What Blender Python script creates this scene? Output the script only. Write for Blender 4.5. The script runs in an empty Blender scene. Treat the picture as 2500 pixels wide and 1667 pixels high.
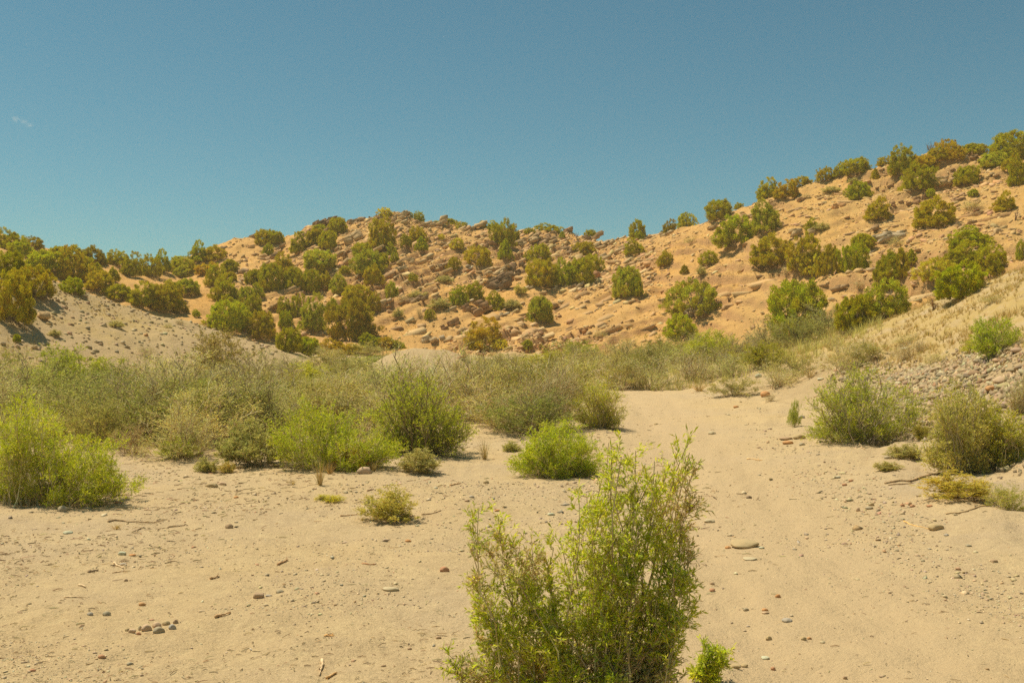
import bpy, bmesh, math, random
import numpy as np
from mathutils import Vector, Matrix, Euler

# ------------------------------------------------------------------ camera, sky, sun, exposure
W, H = 2500.0, 1667.0          # the photograph's frame
LENS = 35.0
F = W * LENS / 36.0            # focal length in photo pixels
CX, HV = 1250.0, 866.0         # column of the view axis, row of the horizon
CAMZ = 1.6

scene = bpy.context.scene
COL = scene.collection
cam_data = bpy.data.cameras.new("camera")
cam_data.lens = LENS
cam_data.sensor_width = 36.0
cam_data.shift_y = (HV - H / 2) / W
cam_data.clip_start = 0.05
cam_data.clip_end = 20000.0
cam = bpy.data.objects.new("camera", cam_data)
cam.location = (0, 0, CAMZ)
cam.rotation_euler = (math.radians(90), 0, 0)
COL.objects.link(cam)
scene.camera = cam

SUN_EL = math.radians(66)
SUN_AZ = math.radians(-66)     # measured from +Y (view direction) towards +X
to_sun = Vector((math.sin(SUN_AZ) * math.cos(SUN_EL), math.cos(SUN_AZ) * math.cos(SUN_EL), math.sin(SUN_EL)))

world = bpy.data.worlds.new("World")
scene.world = world
world.use_nodes = True
wn = world.node_tree
wn.nodes.clear()
sky = wn.nodes.new("ShaderNodeTexSky")
sky.sky_type = 'NISHITA'
sky.sun_disc = False
sky.sun_elevation = SUN_EL
sky.sun_rotation = SUN_AZ
sky.altitude = 1500
sky.air_density = 1.0
sky.dust_density = 2.0
sky.ozone_density = 3.0
tint = wn.nodes.new("ShaderNodeMix")
tint.data_type = 'RGBA'
tint.blend_type = 'MULTIPLY'
tint.inputs[0].default_value = 1.0
tint.inputs[7].default_value = (0.57, 0.95, 0.78, 1)
bg = wn.nodes.new("ShaderNodeBackground")
bg.inputs[1].default_value = 0.088
wo = wn.nodes.new("ShaderNodeOutputWorld")
wn.links.new(sky.outputs[0], tint.inputs[6])
wn.links.new(tint.outputs[2], bg.inputs[0])
wn.links.new(bg.outputs[0], wo.inputs[0])

sun_data = bpy.data.lights.new("sun", 'SUN')
sun_data.energy = 4.8
sun_data.angle = math.radians(0.53)
sun_data.color = (1.0, 0.9, 0.72)
sun = bpy.data.objects.new("sun", sun_data)
sun.rotation_euler = to_sun.to_track_quat('Z', 'Y').to_euler()
sun.location = to_sun * 60
COL.objects.link(sun)

vs = scene.view_settings
scene.display_settings.display_device = 'sRGB'
vs.view_transform = 'Standard'
vs.look = 'None'
vs.exposure = 0.16
vs.gamma = 1.0
vs.use_curve_mapping = False
scene.cycles.use_denoising = False
scene.cycles.max_bounces = 8
scene.cycles.diffuse_bounces = 5
scene.cycles.transmission_bounces = 5
scene.cycles.transparent_max_bounces = 4
scene.cycles.volume_bounces = 2
scene.cycles.filter_width = 1.5

RNG = np.random.default_rng(7)
random.seed(7)

# ------------------------------------------------------------------ numeric helpers
def _hash(ix, iy, iz, seed):
    h = (ix.astype(np.int64) * 374761393 + iy.astype(np.int64) * 668265263 + iz.astype(np.int64) * 2147483647 + seed * 974634777) & 0xFFFFFFFF
    h = ((h ^ (h >> 13)) * 1274126177) & 0xFFFFFFFF
    h = ((h ^ (h >> 16)) * 2246822519) & 0xFFFFFFFF
    return ((h ^ (h >> 15)) & 0xFFFF) / 65535.0 * 2 - 1

def vnoise(x, y, z=None, seed=0):
    """smooth value noise, about -1..1"""
    x = np.asarray(x, float); y = np.asarray(y, float)
    ix, iy = np.floor(x), np.floor(y)
    fx, fy = x - ix, y - iy
    sx = fx * fx * fx * (fx * (fx * 6 - 15) + 10); sy = fy * fy * fy * (fy * (fy * 6 - 15) + 10)
    if z is None:
        iz = np.zeros_like(ix)
        def lay(iz):
            a = _hash(ix, iy, iz, seed); b = _hash(ix + 1, iy, iz, seed)
            c = _hash(ix, iy + 1, iz, seed); d = _hash(ix + 1, iy + 1, iz, seed)
            return (a + (b - a) * sx) * (1 - sy) + (c + (d - c) * sx) * sy
        return lay(iz)
    z = np.asarray(z, float)
    iz = np.floor(z); fz = z - iz
    sz = fz * fz * (3 - 2 * fz)
    def lay(izz):
        a = _hash(ix, iy, izz, seed); b = _hash(ix + 1, iy, izz, seed)
        c = _hash(ix, iy + 1, izz, seed); d = _hash(ix + 1, iy + 1, izz, seed)
        return (a + (b - a) * sx) * (1 - sy) + (c + (d - c) * sx) * sy
    return lay(iz) * (1 - sz) + lay(iz + 1) * sz

def fbm(x, y, oct=4, seed=0, gain=0.5):
    a, s, f = 0.0, 1.0, 1.0
    for i in range(oct):
        a = a + s * vnoise(x * f + i * 17.3, y * f - i * 9.1, None, seed + i)
        s *= gain; f *= 2.03
    return a

def sstep(a, b, x):
    t = np.clip((x - a) / (b - a), 0, 1)
    return t * t * (3 - 2 * t)

def unit(v):
    return v / np.maximum(np.linalg.norm(v, axis=-1, keepdims=True), 1e-9)

# ------------------------------------------------------------------ scene helpers
def mesh_np(name, verts, faces, mat=None, cols=None, smooth=False, extra=None):
    """faces: (M,3) or (M,4) array, or list of such arrays"""
    me = bpy.data.meshes.new(name)
    fl = faces if isinstance(faces, list) else [faces]
    fl = [np.asarray(f, np.int32) for f in fl if len(f)]
    nv = len(verts)
    loops = np.concatenate([f.ravel() for f in fl]) if fl else np.zeros(0, np.int32)
    sizes = np.concatenate([np.full(len(f), f.shape[1], np.int32) for f in fl]) if fl else np.zeros(0, np.int32)
    starts = np.concatenate([[0], np.cumsum(sizes)[:-1]]).astype(np.int32) if len(sizes) else np.zeros(0, np.int32)
    me.vertices.add(nv)
    me.vertices.foreach_set("co", np.asarray(verts, np.float32).ravel())
    me.loops.add(len(loops)); me.polygons.add(len(sizes))
    me.loops.foreach_set("vertex_index", loops)
    me.polygons.foreach_set("loop_start", starts)
    me.polygons.foreach_set("loop_total", sizes)
    if smooth:
        me.polygons.foreach_set("use_smooth", np.ones(len(sizes), bool))
    if cols is not None:
        at = me.attributes.new("col", 'FLOAT_COLOR', 'POINT')
        c = np.ones((nv, 4), np.float32); c[:, :3] = cols
        at.data.foreach_set("color", c.ravel())
    if extra:
        for k, val in extra.items():
            at = me.attributes.new(k, 'FLOAT_COLOR', 'POINT')
            c = np.ones((nv, 4), np.float32); c[:, :val.shape[1]] = val
            at.data.foreach_set("color", c.ravel())
    me.update(calc_edges=True)
    if mat: me.materials.append(mat)
    return me

def obj(name, data, parent=None, loc=None, color=None):
    o = bpy.data.objects.new(name, data)
    COL.objects.link(o)
    if parent is not None: o.parent = parent
    if loc is not None: o.location = loc
    if color is not None: o.color = (*color, 1)
    return o

def tag(o, label=None, cat=None, group=None, kind=None):
    if label: o["label"] = label
    if cat: o["category"] = cat
    if group: o["group"] = group
    if kind: o["kind"] = kind
    return o

def tubes(polys, radii, sides=3):
    """polys (n,k,3), radii (n,k) -> verts, quad faces"""
    polys = np.asarray(polys, float); n, k, _ = polys.shape
    if n == 0: return np.zeros((0, 3)), np.zeros((0, 4), int)
    t = np.gradient(polys, axis=1); t = unit(t)
    ref = np.where(np.abs(t[..., 2:3]) > 0.9, np.array([1.0, 0, 0]), np.array([0, 0, 1.0]))
    a = unit(np.cross(t, ref)); b = np.cross(t, a)
    ang = np.arange(sides) / sides * 2 * math.pi
    ring = (polys[:, :, None, :] + radii[:, :, None, None] * (a[:, :, None, :] * np.cos(ang)[:, None] + b[:, :, None, :] * np.sin(ang)[:, None]))
    v = ring.reshape(-1, 3)
    i = np.arange(n)[:, None, None] * (k * sides); j = np.arange(k - 1)[None, :, None] * sides; s = np.arange(sides)[None, None, :]
    s2 = (s + 1) % sides
    f = np.stack([i + j + s, i + j + s2, i + j + sides + s2, i + j + sides + s], -1).reshape(-1, 4)
    return v, f

def blades(P, D, L, Wd, rng, droop=0.0, T=None, rnd=.55):
    """leaf blades as kite quads; T: direction the leaf faces turn to"""
    n = len(P)
    D = unit(D)
    R_ = unit(rng.normal(size=(n, 3)))
    S = unit(np.cross(D, R_ if T is None else unit(T) + rnd * R_))
    N = np.cross(S, D)
    L = np.broadcast_to(L, (n,))[:, None]; Wd = np.broadcast_to(Wd, (n,))[:, None]
    mid = P + D * L * 0.45 + N * L * 0.06
    tip = P + D * L - np.array([0, 0, 1.0]) * L * droop
    v = np.stack([P, mid + S * Wd * .5, tip, mid - S * Wd * .5], 1).reshape(-1, 3)
    f = np.arange(n * 4).reshape(-1, 4)
    return v, f

def merge(parts):
    vs_, fs_, cs_ = [], [], []
    o = 0
    for p in parts:
        v, f = p[0], p[1]
        if len(v) == 0: continue
        vs_.append(v); fs_.append(np.asarray(f) + o); o += len(v)
        if len(p) > 2: cs_.append(p[2])
    v = np.concatenate(vs_)
    return v, fs_, (np.concatenate(cs_) if cs_ else None)

# ------------------------------------------------------------------ materials
def new_mat(name):
    m = bpy.data.materials.new(name); m.use_nodes = True
    nt = m.node_tree; nt.nodes.clear()
    return m, nt

class N:
    def __init__(s, nt): s.nt = nt
    def node(s, t, **kw):
        n = s.nt.nodes.new(t)
        for k, v in kw.items(): setattr(n, k, v)
        return n
    def link(s, a, b): s.nt.links.new(a, b)
    def val(s, sock, v):
        if isinstance(v, bpy.types.NodeSocket): s.link(v, sock)
        elif isinstance(v, (tuple, list)) and len(v) == 3 and sock.type == 'RGBA': sock.default_value = (*v, 1)
        else: sock.default_value = v
    def noise(s, vec, scale, detail=4, rough=0.55, dist=0.0):
        n = s.node("ShaderNodeTexNoise"); s.val(n.inputs["Vector"], vec)
        n.inputs["Scale"].default_value = scale; n.inputs["Detail"].default_value = detail
        n.inputs["Roughness"].default_value = rough; n.inputs["Distortion"].default_value = dist
        return n.outputs["Fac"]
    def voro(s, vec, scale, feature='F1', out="Distance", rand=1.0):
        n = s.node("ShaderNodeTexVoronoi", feature=feature); s.val(n.inputs["Vector"], vec)
        n.inputs["Scale"].default_value = scale; n.inputs["Randomness"].default_value = rand
        return n.outputs[out]
    def ramp(s, fac, a, b):
        n = s.node("ShaderNodeMapRange", clamp=True); s.val(n.inputs[0], fac)
        n.inputs[1].default_value = a; n.inputs[2].default_value = b
        return n.outputs[0]
    def mix(s, fac, a, b, mode='MIX'):
        n = s.node("ShaderNodeMix", data_type='RGBA', blend_type=mode)
        s.val(n.inputs[0], fac); s.val(n.inputs[6], a); s.val(n.inputs[7], b)
        return n.outputs[2]
    def math(s, op, a, b=0.0):
        n = s.node("ShaderNodeMath", operation=op); s.val(n.inputs[0], a); s.val(n.inputs[1], b)
        return n.outputs[0]
    def attr(s, name):
        return s.node("ShaderNodeAttribute", attribute_name=name)
    def mapping(s, vec, rot=(0, 0, 0), scale=(1, 1, 1)):
        n = s.node("ShaderNodeMapping"); s.val(n.inputs[0], vec)
        n.inputs["Rotation"].default_value = rot; n.inputs["Scale"].default_value = scale
        return n.outputs[0]
    def bump(s, h, strength, dist, normal=None):
        n = s.node("ShaderNodeBump"); n.inputs["Strength"].default_value = strength
        n.inputs["Distance"].default_value = dist; s.val(n.inputs["Height"], h)
        if normal is not None: s.link(normal, n.inputs["Normal"])
        return n.outputs[0]
    def bsdf(s, color, rough=0.9, normal=None, spec=0.2):
        n = s.node("ShaderNodeBsdfPrincipled"); s.val(n.inputs["Base Color"], color)
        s.val(n.inputs["Roughness"], rough)
        n.inputs["Specular IOR Level"].default_value = spec
        if normal is not None: s.link(normal, n.inputs["Normal"])
        return n.outputs[0]
    def out(s, sh):
        o = s.node("ShaderNodeOutputMaterial"); s.link(sh, o.inputs[0])

def mat_foliage(name, transl=0.35):
    """leaf colour from the leaf's own colour attribute times the plant's tint"""
    m, nt = new_mat(name); n = N(nt)
    a = n.attr("col").outputs["Color"]
    oi = n.node("ShaderNodeObjectInfo")
    c = n.mix(1.0, a, oi.outputs["Color"], 'MULTIPLY')
    d = n.node("ShaderNodeBsdfDiffuse"); n.link(c, d.inputs[0])
    t = n.node("ShaderNodeBsdfTranslucent"); n.link(c, t.inputs[0])
    ms = n.node("ShaderNodeMixShader"); ms.inputs[0].default_value = transl
    n.link(d.outputs[0], ms.inputs[1]); n.link(t.outputs[0], ms.inputs[2])
    n.out(ms.outputs[0])
    return m

def mat_bark(name, a, b, scale=14):
    m, nt = new_mat(name); n = N(nt)
    tc = n.node("ShaderNodeTexCoord").outputs["Object"]
    f = n.noise(n.mapping(tc, scale=(1, 1, .25)), scale, 3)
    c = n.mix(n.ramp(f, .35, .65), a, b)
    oi = n.node("ShaderNodeObjectInfo")
    c = n.mix(1.0, c, oi.outputs["Color"], 'MULTIPLY')
    n.out(n.bsdf(c, .95, n.bump(f, .5, .01)))
    return m

def mat_rock(name, scale=1.0, bump=0.02):
    """rock: per-stone colour attribute and tint, mottled and pitted"""
    m, nt = new_mat(name); n = N(nt)
    g = n.node("ShaderNodeNewGeometry").outputs["Position"]
    a = n.attr("col").outputs["Color"]
    oi = n.node("ShaderNodeObjectInfo")
    c = n.mix(1.0, a, oi.outputs["Color"], 'MULTIPLY')
    f1 = n.noise(g, 3.0 * scale, 5, .6)
    f2 = n.noise(g, 22.0 * scale, 4, .6)
    c = n.mix(n.ramp(f1, .35, .7), c, n.mix(.45, c, (.52, .36, .18)))
    c = n.mix(n.ramp(f2, .3, .75), n.mix(1.0, c, (.86, .84, .80), 'MULTIPLY'), c)
    nb = n.bump(n.math('ADD', f1, n.math('MULTIPLY', f2, .4)), .6, bump / scale)
    n.out(n.bsdf(c, .92, nb))
    return m

def mat_terrain():
    m, nt = new_mat("desert_ground"); n = N(nt)
    g = n.node("ShaderNodeNewGeometry").outputs["Position"]
    z = n.attr("zone").outputs["Color"]
    sp = n.node("ShaderNodeSeparateColor"); n.link(z, sp.inputs[0])
    hill, grav, grass = sp.outputs[0], sp.outputs[1], sp.outputs[2]
    big = n.noise(g, .28, 4); med = n.noise(g, 1.7, 5, .6); fine = n.noise(g, 24, 5, .65); vfine = n.noise(g, 90, 4, .75)
    # sand of the wash
    sand = n.mix(n.ramp(big, .3, .7), SAND_A, SAND_B)
    sand = n.mix(n.math('MULTIPLY', n.ramp(med, .45, .75), .7), sand, SAND_C)
    sand = n.mix(n.math('MULTIPLY', n.ramp(fine, .5, .8), .55), sand, SAND_D)
    mot = n.noise(g, 7.5, 6, .7)
    sand = n.mix(n.math('MULTIPLY', n.ramp(mot, .52, .68), .55), sand, (.44, .315, .17))
    sand = n.mix(n.math('MULTIPLY', n.ramp(mot, .46, .32), .5), sand, (.66, .50, .265))
    speck = n.ramp(n.voro(g, 34), .0, .28)
    sand = n.mix(n.math('MULTIPLY', n.math('SUBTRACT', 1.0, speck), .5), sand, n.mix(n.ramp(vfine, .4, .6), (.14, .105, .07), (.50, .40, .27)))
    sand = n.mix(n.ramp(vfine, .36, .64), n.mix(1.0, sand, (.80, .79, .77), 'MULTIPLY'), n.mix(1.0, sand, (1.12, 1.12, 1.12), 'MULTIPLY'))
    tr = n.attr('trail').outputs['Fac']
    sand = n.mix(n.math('MULTIPLY', tr, .75), n.mix(1.0, sand, (.98, .98, .97), 'MULTIPLY'), (.54, .388, .213))
    # gravelly spur
    gr = n.mix(n.ramp(med, .35, .65), GRAV_A, GRAV_B)
    gr = n.mix(n.math('MULTIPLY', n.ramp(n.noise(g, 9, 4, .7), .5, .7), .7), gr, GRAV_C)
    # hill soil and rock, bands along the tilted strata
    hv = n.mapping(g, rot=(0, math.radians(24), 0), scale=(.35, .5, 2.2))
    band = n.noise(hv, 1.1, 5, .62, .4)
    hl = n.mix(n.ramp(band, .32, .68), HILL_A, HILL_B)
    hl = n.mix(n.math('MULTIPLY', n.ramp(n.noise(g, .13, 3), .45, .65), .8), hl, HILL_C)
    hl = n.mix(n.math('MULTIPLY', n.ramp(n.noise(hv, 5.5, 4, .7), .52, .75), .65), hl, HILL_D)
    hl = n.mix(n.math('MULTIPLY', n.ramp(n.noise(g, 2.6, 4, .7), .55, .72), .55), hl, HILL_E)
    sx = n.node('ShaderNodeSeparateXYZ'); n.link(n.node('ShaderNodeNewGeometry').outputs['Normal'], sx.inputs[0])
    hl = n.mix(n.math('MULTIPLY', n.ramp(sx.outputs[2], .84, .6), .8), hl, n.mix(n.ramp(med, .35, .65), (.50, .27, .115), (.40, .215, .105)))
    # straw litter
    st = n.mix(n.ramp(n.noise(g, 5.0, 4, .7), .35, .65), STRAW_A, STRAW_B)
    c = n.mix(hill, sand, hl)
    c = n.mix(grav, c, gr)
    c = n.mix(n.math('MULTIPLY', grass, n.ramp(med, .3, .6)), c, st)
    hgt = n.math('ADD', n.math('MULTIPLY', fine, .6), n.math('MULTIPLY', vfine, .28))
    nb = n.bump(n.math('ADD', hgt, n.math('MULTIPLY', mot, .8)), .8, .042)
    hb = n.math('ADD', n.noise(hv, 6, 6, .7), n.math('MULTIPLY', n.noise(g, 5, 5, .7), .8))
    nb2 = n.bump(n.math('MULTIPLY', hb, n.math('ADD', hill, n.math('MULTIPLY', grav, .5))), .7, .15, nb)
    n.out(n.bsdf(c, .96, nb2, .1))
    return m

SAND_A, SAND_B, SAND_C, SAND_D = (.57, .405, .20), (.515, .385, .235), (.63, .465, .245), (.42, .30, .165)
GRAV_A, GRAV_B, GRAV_C = (.43, .30, .15), (.46, .33, .17), (.36, .25, .125)
HILL_A, HILL_B, HILL_C, HILL_D, HILL_E = (.64, .375, .13), (.59, .335, .115), (.65, .35, .10), (.45, .24, .09), (.66, .44, .18)
STRAW_A, STRAW_B = (.49, .345, .12), (.42, .285, .095)
M_TERRAIN = mat_terrain()
M_LEAF = mat_foliage("leaf", .5)
M_JUNI = mat_foliage("juniper_leaf", .4)
M_STRAW = mat_foliage("straw", .4)
M_BARK = mat_bark("grey_bark", (.20, .155, .095), (.33, .265, .17))
M_WOOD = mat_bark("weathered_wood", (.26, .18, .10), (.44, .33, .20), 30)
M_ROCK = mat_rock("hill_rock", .6, .05)
M_STONE = mat_rock("wash_stone", 6, .02)

# ------------------------------------------------------------------ terrain
def poly(pts):
    a = np.array(pts, float)
    return lambda u: np.interp(u, a[:, 0], a[:, 1])
# profile features across the frame (column -> depth / row or height)
yA = poly([(0, 33), (280, 36), (420, 38), (520, 40), (700, 41), (1500, 36), (1800, 31), (2060, 21), (2280, 15), (2500, 11.5), (2900, 9.5)])
zA = poly([(0, .35), (700, .5), (1500, .35), (1800, .28), (2060, .12), (2500, .03), (2900, .03)])
yA2 = poly([(0, 37.5), (280, 43), (420, 45), (520, 47), (700, 48), (1500, 43), (1800, 39), (2060, 29), (2280, 23), (2500, 18), (2900, 15)])
vA2 = poly([(-400, 790), (0, 800), (280, 812), (420, 832), (520, 848), (700, 899), (1500, 905), (1800, 897), (2060, 900), (2280, 893), (2500, 872), (2900, 830)])
yB = poly([(-400, 44), (0, 46), (280, 51), (420, 53), (520, 55), (700, 56), (1500, 50), (1800, 47), (1930, 45), (2060, 42), (2280, 37), (2500, 32), (2900, 27)])
vB = poly([(-400, 560), (0, 622), (48, 646), (128, 680), (208, 705), (283, 735), (372, 763), (462, 775), (521, 797), (596, 822), (670, 843), (760, 872), (1500, 880), (1720, 874), (1800, 862), (1930, 838), (2060, 814), (2150, 783), (2300, 734), (2400, 697), (2500, 660), (2900, 540)])
yC = lambda u: yB(u) + 5.5
zC = poly([(-400, 5.6), (0, 4.9), (280, 3.5), (420, 2.9), (520, 2.4), (670, 1.8), (800, 1.3), (1500, 1.15), (1800, 1.45), (2060, 2.2), (2300, 3.0), (2500, 3.6), (2900, 4.5)])
yD = poly([(-400, 58), (0, 60), (520, 66), (1000, 67), (1500, 62), (1800, 57), (2060, 52), (2500, 45), (2900, 40)])
zD = poly([(-400, 6.3), (0, 5.8), (280, 4.2), (420, 3.6), (520, 2.8), (670, 2.0), (1000, 1.75), (1500, 1.6), (1800, 1.8), (2060, 2.7), (2300, 3.6), (2500, 4.2), (2900, 5.5)])
yE = poly([(-400, 78), (0, 80), (280, 84), (420, 92), (520, 98), (760, 101), (1300, 100), (1440, 99), (1480, 96), (1620, 92), (1900, 87), (2500, 80), (2900, 78)])
vE = poly([(-900, 555), (-400, 560), (0, 572), (100, 590), (200, 618), (290, 634), (380, 645), (440, 640), (500, 618), (540, 602), (575, 588), (640, 581), (690, 576), (720, 570), (745, 556), (770, 547), (850, 545), (900, 535), (940, 527), (975, 519), (1010, 532), (1050, 546), (1120, 549), (1180, 560), (1260, 573), (1330, 566), (1400, 567), (1440, 575), (1470, 583), (1500, 581), (1560, 572), (1620, 560), (1700, 540), (1760, 524), (1800, 505), (1850, 486), (1950, 455), (2050, 436), (2130, 417), (2190, 404), (2290, 391), (2350, 384), (2440, 380), (2500, 376), (2800, 362), (3200, 375), (4500, 600)])

def z_of(v, y): return CAMZ + (HV - v) * y / F
UC = np.concatenate([[-20000, -11000, -6500, -4000, -2600, -1900], np.arange(-1400, -260, 40), np.arange(-260, 2760, 5.0), np.arange(2760, 3900, 40), [4400, 5200, 7000, 12000, 20000]]).astype(float)
vr = np.arange(1990, 1010, -7.0)
ynear = CAMZ * F / (vr - HV)
Y = np.concatenate([[-1500, -400, -120, -40, -15, -6, -2, 0, 1.2, 2.2], ynear, np.arange(ynear[-1] + .2, 58, .24), np.arange(58, 108, .22), [109, 110.5, 113, 117, 122, 130, 142, 160, 190, 240, 320, 450, 700, 1000, 1500]])
UU, YY = np.meshgrid(UC, Y, indexing='ij')
XX = (UU - CX) / F * np.where(YY < 150, np.maximum(YY, 8.0), 150 + (YY - 150) * .05)

def gauss1(a, s, axis):
    r = int(3 * s); k = np.exp(-.5 * (np.arange(-r, r + 1) / s) ** 2); k /= k.sum()
    pad = [(0, 0)] * a.ndim; pad[axis] = (r, r)
    b = np.pad(a, pad, mode='edge')
    return np.apply_along_axis(lambda m: np.convolve(m, k, mode='valid'), axis, b)

def build_heights():
    Z = np.zeros_like(UU)
    for i, u in enumerate(UC):
        ya, ya2, yb, yc, yd, ye = yA(u), yA2(u), yB(u), yC(u), yD(u), yE(u)
        zb = z_of(vB(u), yb); zd = zD(u); ze = z_of(vE(u), ye)
        ym = yd + (ye - yd) * .5; zm = zd + (ze - zd) * .53
        ys = [-1600, min(ya * .55, 14), ya, ya2, yb, yc, yd, ym, ye - 2, ye, ye + 4, ye + 25, ye + 90, 400, 9000]
        zs = [0, 0, zA(u), z_of(vA2(u), ya2), zb, zC(u), zd, zm, ze - .45, ze, ze - .3, ze - 4, ze * .3, 0, 0]
        Z[i] = np.interp(Y, ys, zs)
    # soften the profile joints
    lo, hi = np.searchsorted(Y, 6), np.searchsorted(Y, 107)
    S = gauss1(Z, 3.0, 1)
    w = sstep(9, 14, YY) * (YY < 107)
    Z = Z * (1 - w) + S * w
    x, y = XX, YY
    hill = sstep(0, 4, y - (yC(UU) + yD(UU)) / 2) * (y < 400)
    hill = np.maximum(hill, (y >= 400) * 1.0)
    bank = sstep(-1, 3, y - yA(UU)) * (1 - hill)
    spur = bank * sstep(820, 640, UU)
    rbank = bank * sstep(1650, 1950, UU)
    # gravel mound in the middle
    mu, my = 1035.0, 43.0
    mx = (mu - CX) / F * my
    dm = np.sqrt(((x - mx) / 2.4) ** 2 + ((y - my) / 2.6) ** 2)
    mound = np.exp(-dm ** 2.6)
    Z = Z + 1.08 * mound
    # wash floor
    near = (1 - sstep(30, 60, y))
    Z = Z + near * (.035 * fbm(x / 2.6, y / 2.6, 3, 11) + .022 * fbm(x / .55, y / .55, 3, 12) + .007 * fbm(x / .13, y / .13, 2, 13))
    # low terrace edge along the left brush and the right path edge
    Z = Z + .05 * sstep(8.5, 12.5, y - .25 * x) * near * sstep(4, -2, x - .12 * y)
    # the worn trail and its eroded right edge
    tx = np.interp(y, [2, 6, 10, 15, 22, 32, 42], [1.75, 1.8, 2.25, 2.95, 3.5, 4.3, 4.6]); tw = np.interp(y, [2, 10, 32], [.85, 1.15, 1.3])
    wob = .25 * fbm(x / 2.2 + 7, y / 2.2, 3, 17)
    trail = np.exp(-(np.abs((x - tx) / tw + wob)) ** 3.2) * (y < 44) * (y > 0)
    Z = Z - .045 * trail
    Z = Z + near * sstep(.9, 2.2, (x - tx) / tw + wob) * sstep(5, 9, y) * (.10 + .05 * fbm(x / .5, y / .5, 3, 18))
    for off in (-.42, .42):
        Z = Z - .018 * np.exp(-(((x - tx) / tw - off) / .16) ** 2) * (y < 44) * (y > 0)
    # hills
    crest = sstep(.25, 1.0, (y - yD(UU)) / np.maximum(yE(UU) - yD(UU), 1))
    Z = Z + (hill * (y < 130)) * (.42 * fbm(x / 7.5, y / 7.5, 4, 21) + .12 * fbm(x / 1.2, y / 1.2, 3, 22))
    gul = np.abs(fbm(x / 6.5 + y / 40, y / 34, 3, 25))
    Z = Z - (hill * (y < 118)) * .5 * np.exp(-(gul / .45) ** 2) * sstep(1.02, .8, crest)
    dip = np.where(UU < 1450, math.tan(math.radians(24)), math.tan(math.radians(24)) * (1 - .55 * sstep(1450, 2000, UU)))
    s = (Z - x * dip) / .95 + .6 * fbm(x / 8, y / 8, 3, 31)
    fr = s - np.floor(s)
    ledge = .5 - np.where(fr < .72, fr / .72, (1 - fr) / .28)
    rockm = np.clip(.55 + .9 * fbm(x / 11, y / 11, 3, 33) + .35 * (crest - .4), 0, 1.2)
    rockm = rockm * np.clip(sstep(560, 640, UU), 0, 1)
    Z = Z + hill * (y < 112) * rockm * (.60 * ledge + .22 * np.abs(fbm(x / .8, y / .8, 3, 35)))
    Z = Z + bank * (.14 * fbm(x / 3, y / 3, 4, 41) + .035 * fbm(x / .5, y / .5, 2, 42))
    zone = np.stack([hill, np.clip(spur * .8 + mound * .55 * (mound > .02) + rbank * sstep(.5, -.2, (y - yA2(UU)) / 5) * .75, 0, 1) * (1 - hill * .999),
                     np.clip(rbank * sstep(-.2, .6, (y - yA2(UU)) / 5) * .9 + spur * (.35 + .6 * vnoise(x / 2.2, y / 2.2, None, 5)) * sstep(640, 250, UU) + hill * .35 * sstep(1650, 2000, UU), 0, 1)], -1)
    return Z, zone, hill, bank, trail

ZZ, ZONE, HILLW, BANKW, TRAIL = build_heights()
VV = HV - (ZZ - CAMZ) * F / np.maximum(YY, .01)     # image row of every terrain sample

def ground_z(x, y):
    u = CX + F * x / np.maximum(y, 8.0)
    i = np.clip(np.searchsorted(UC, u) - 1, 0, len(UC) - 2); j = np.clip(np.searchsorted(Y, y) - 1, 0, len(Y) - 2)
    a = np.clip((u - UC[i]) / (UC[i + 1] - UC[i]), 0, 1); b = np.clip((y - Y[j]) / (Y[j + 1] - Y[j]), 0, 1)
    return (ZZ[i, j] * (1 - a) + ZZ[i + 1, j] * a) * (1 - b) + (ZZ[i, j + 1] * (1 - a) + ZZ[i + 1, j + 1] * a) * b

def spot(u, v, ymin=1.5, back=0.6):
    """where the sight line through photo pixel (u, v) meets the terrain; beyond the crest: just behind it"""
    i = int(np.argmin(np.abs(UC - u)))
    jj = np.where((Y > ymin) & (Y < 125) & (VV[i] <= v))[0]
    if len(jj): 
        j = jj[0]
        if j > 0 and Y[j - 1] > ymin and VV[i, j - 1] > v:
            t = (VV[i, j - 1] - v) / max(VV[i, j - 1] - VV[i, j], 1e-6)
            y = Y[j - 1] + t * (Y[j] - Y[j - 1])
        else: y = Y[j]
    else:
        ok = (Y > ymin) & (Y < 125)
        y = Y[np.where(ok, VV[i], 1e9).argmin()] + back
    x = (u - CX) / F * y
    return np.array([x, y, float(ground_z(np.array(x), np.array(y)))])

def at_depth(u, y):
    x = (u - CX) / F * y
    return np.array([x, y, float(ground_z(np.array(x), np.array(y)))])

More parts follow.
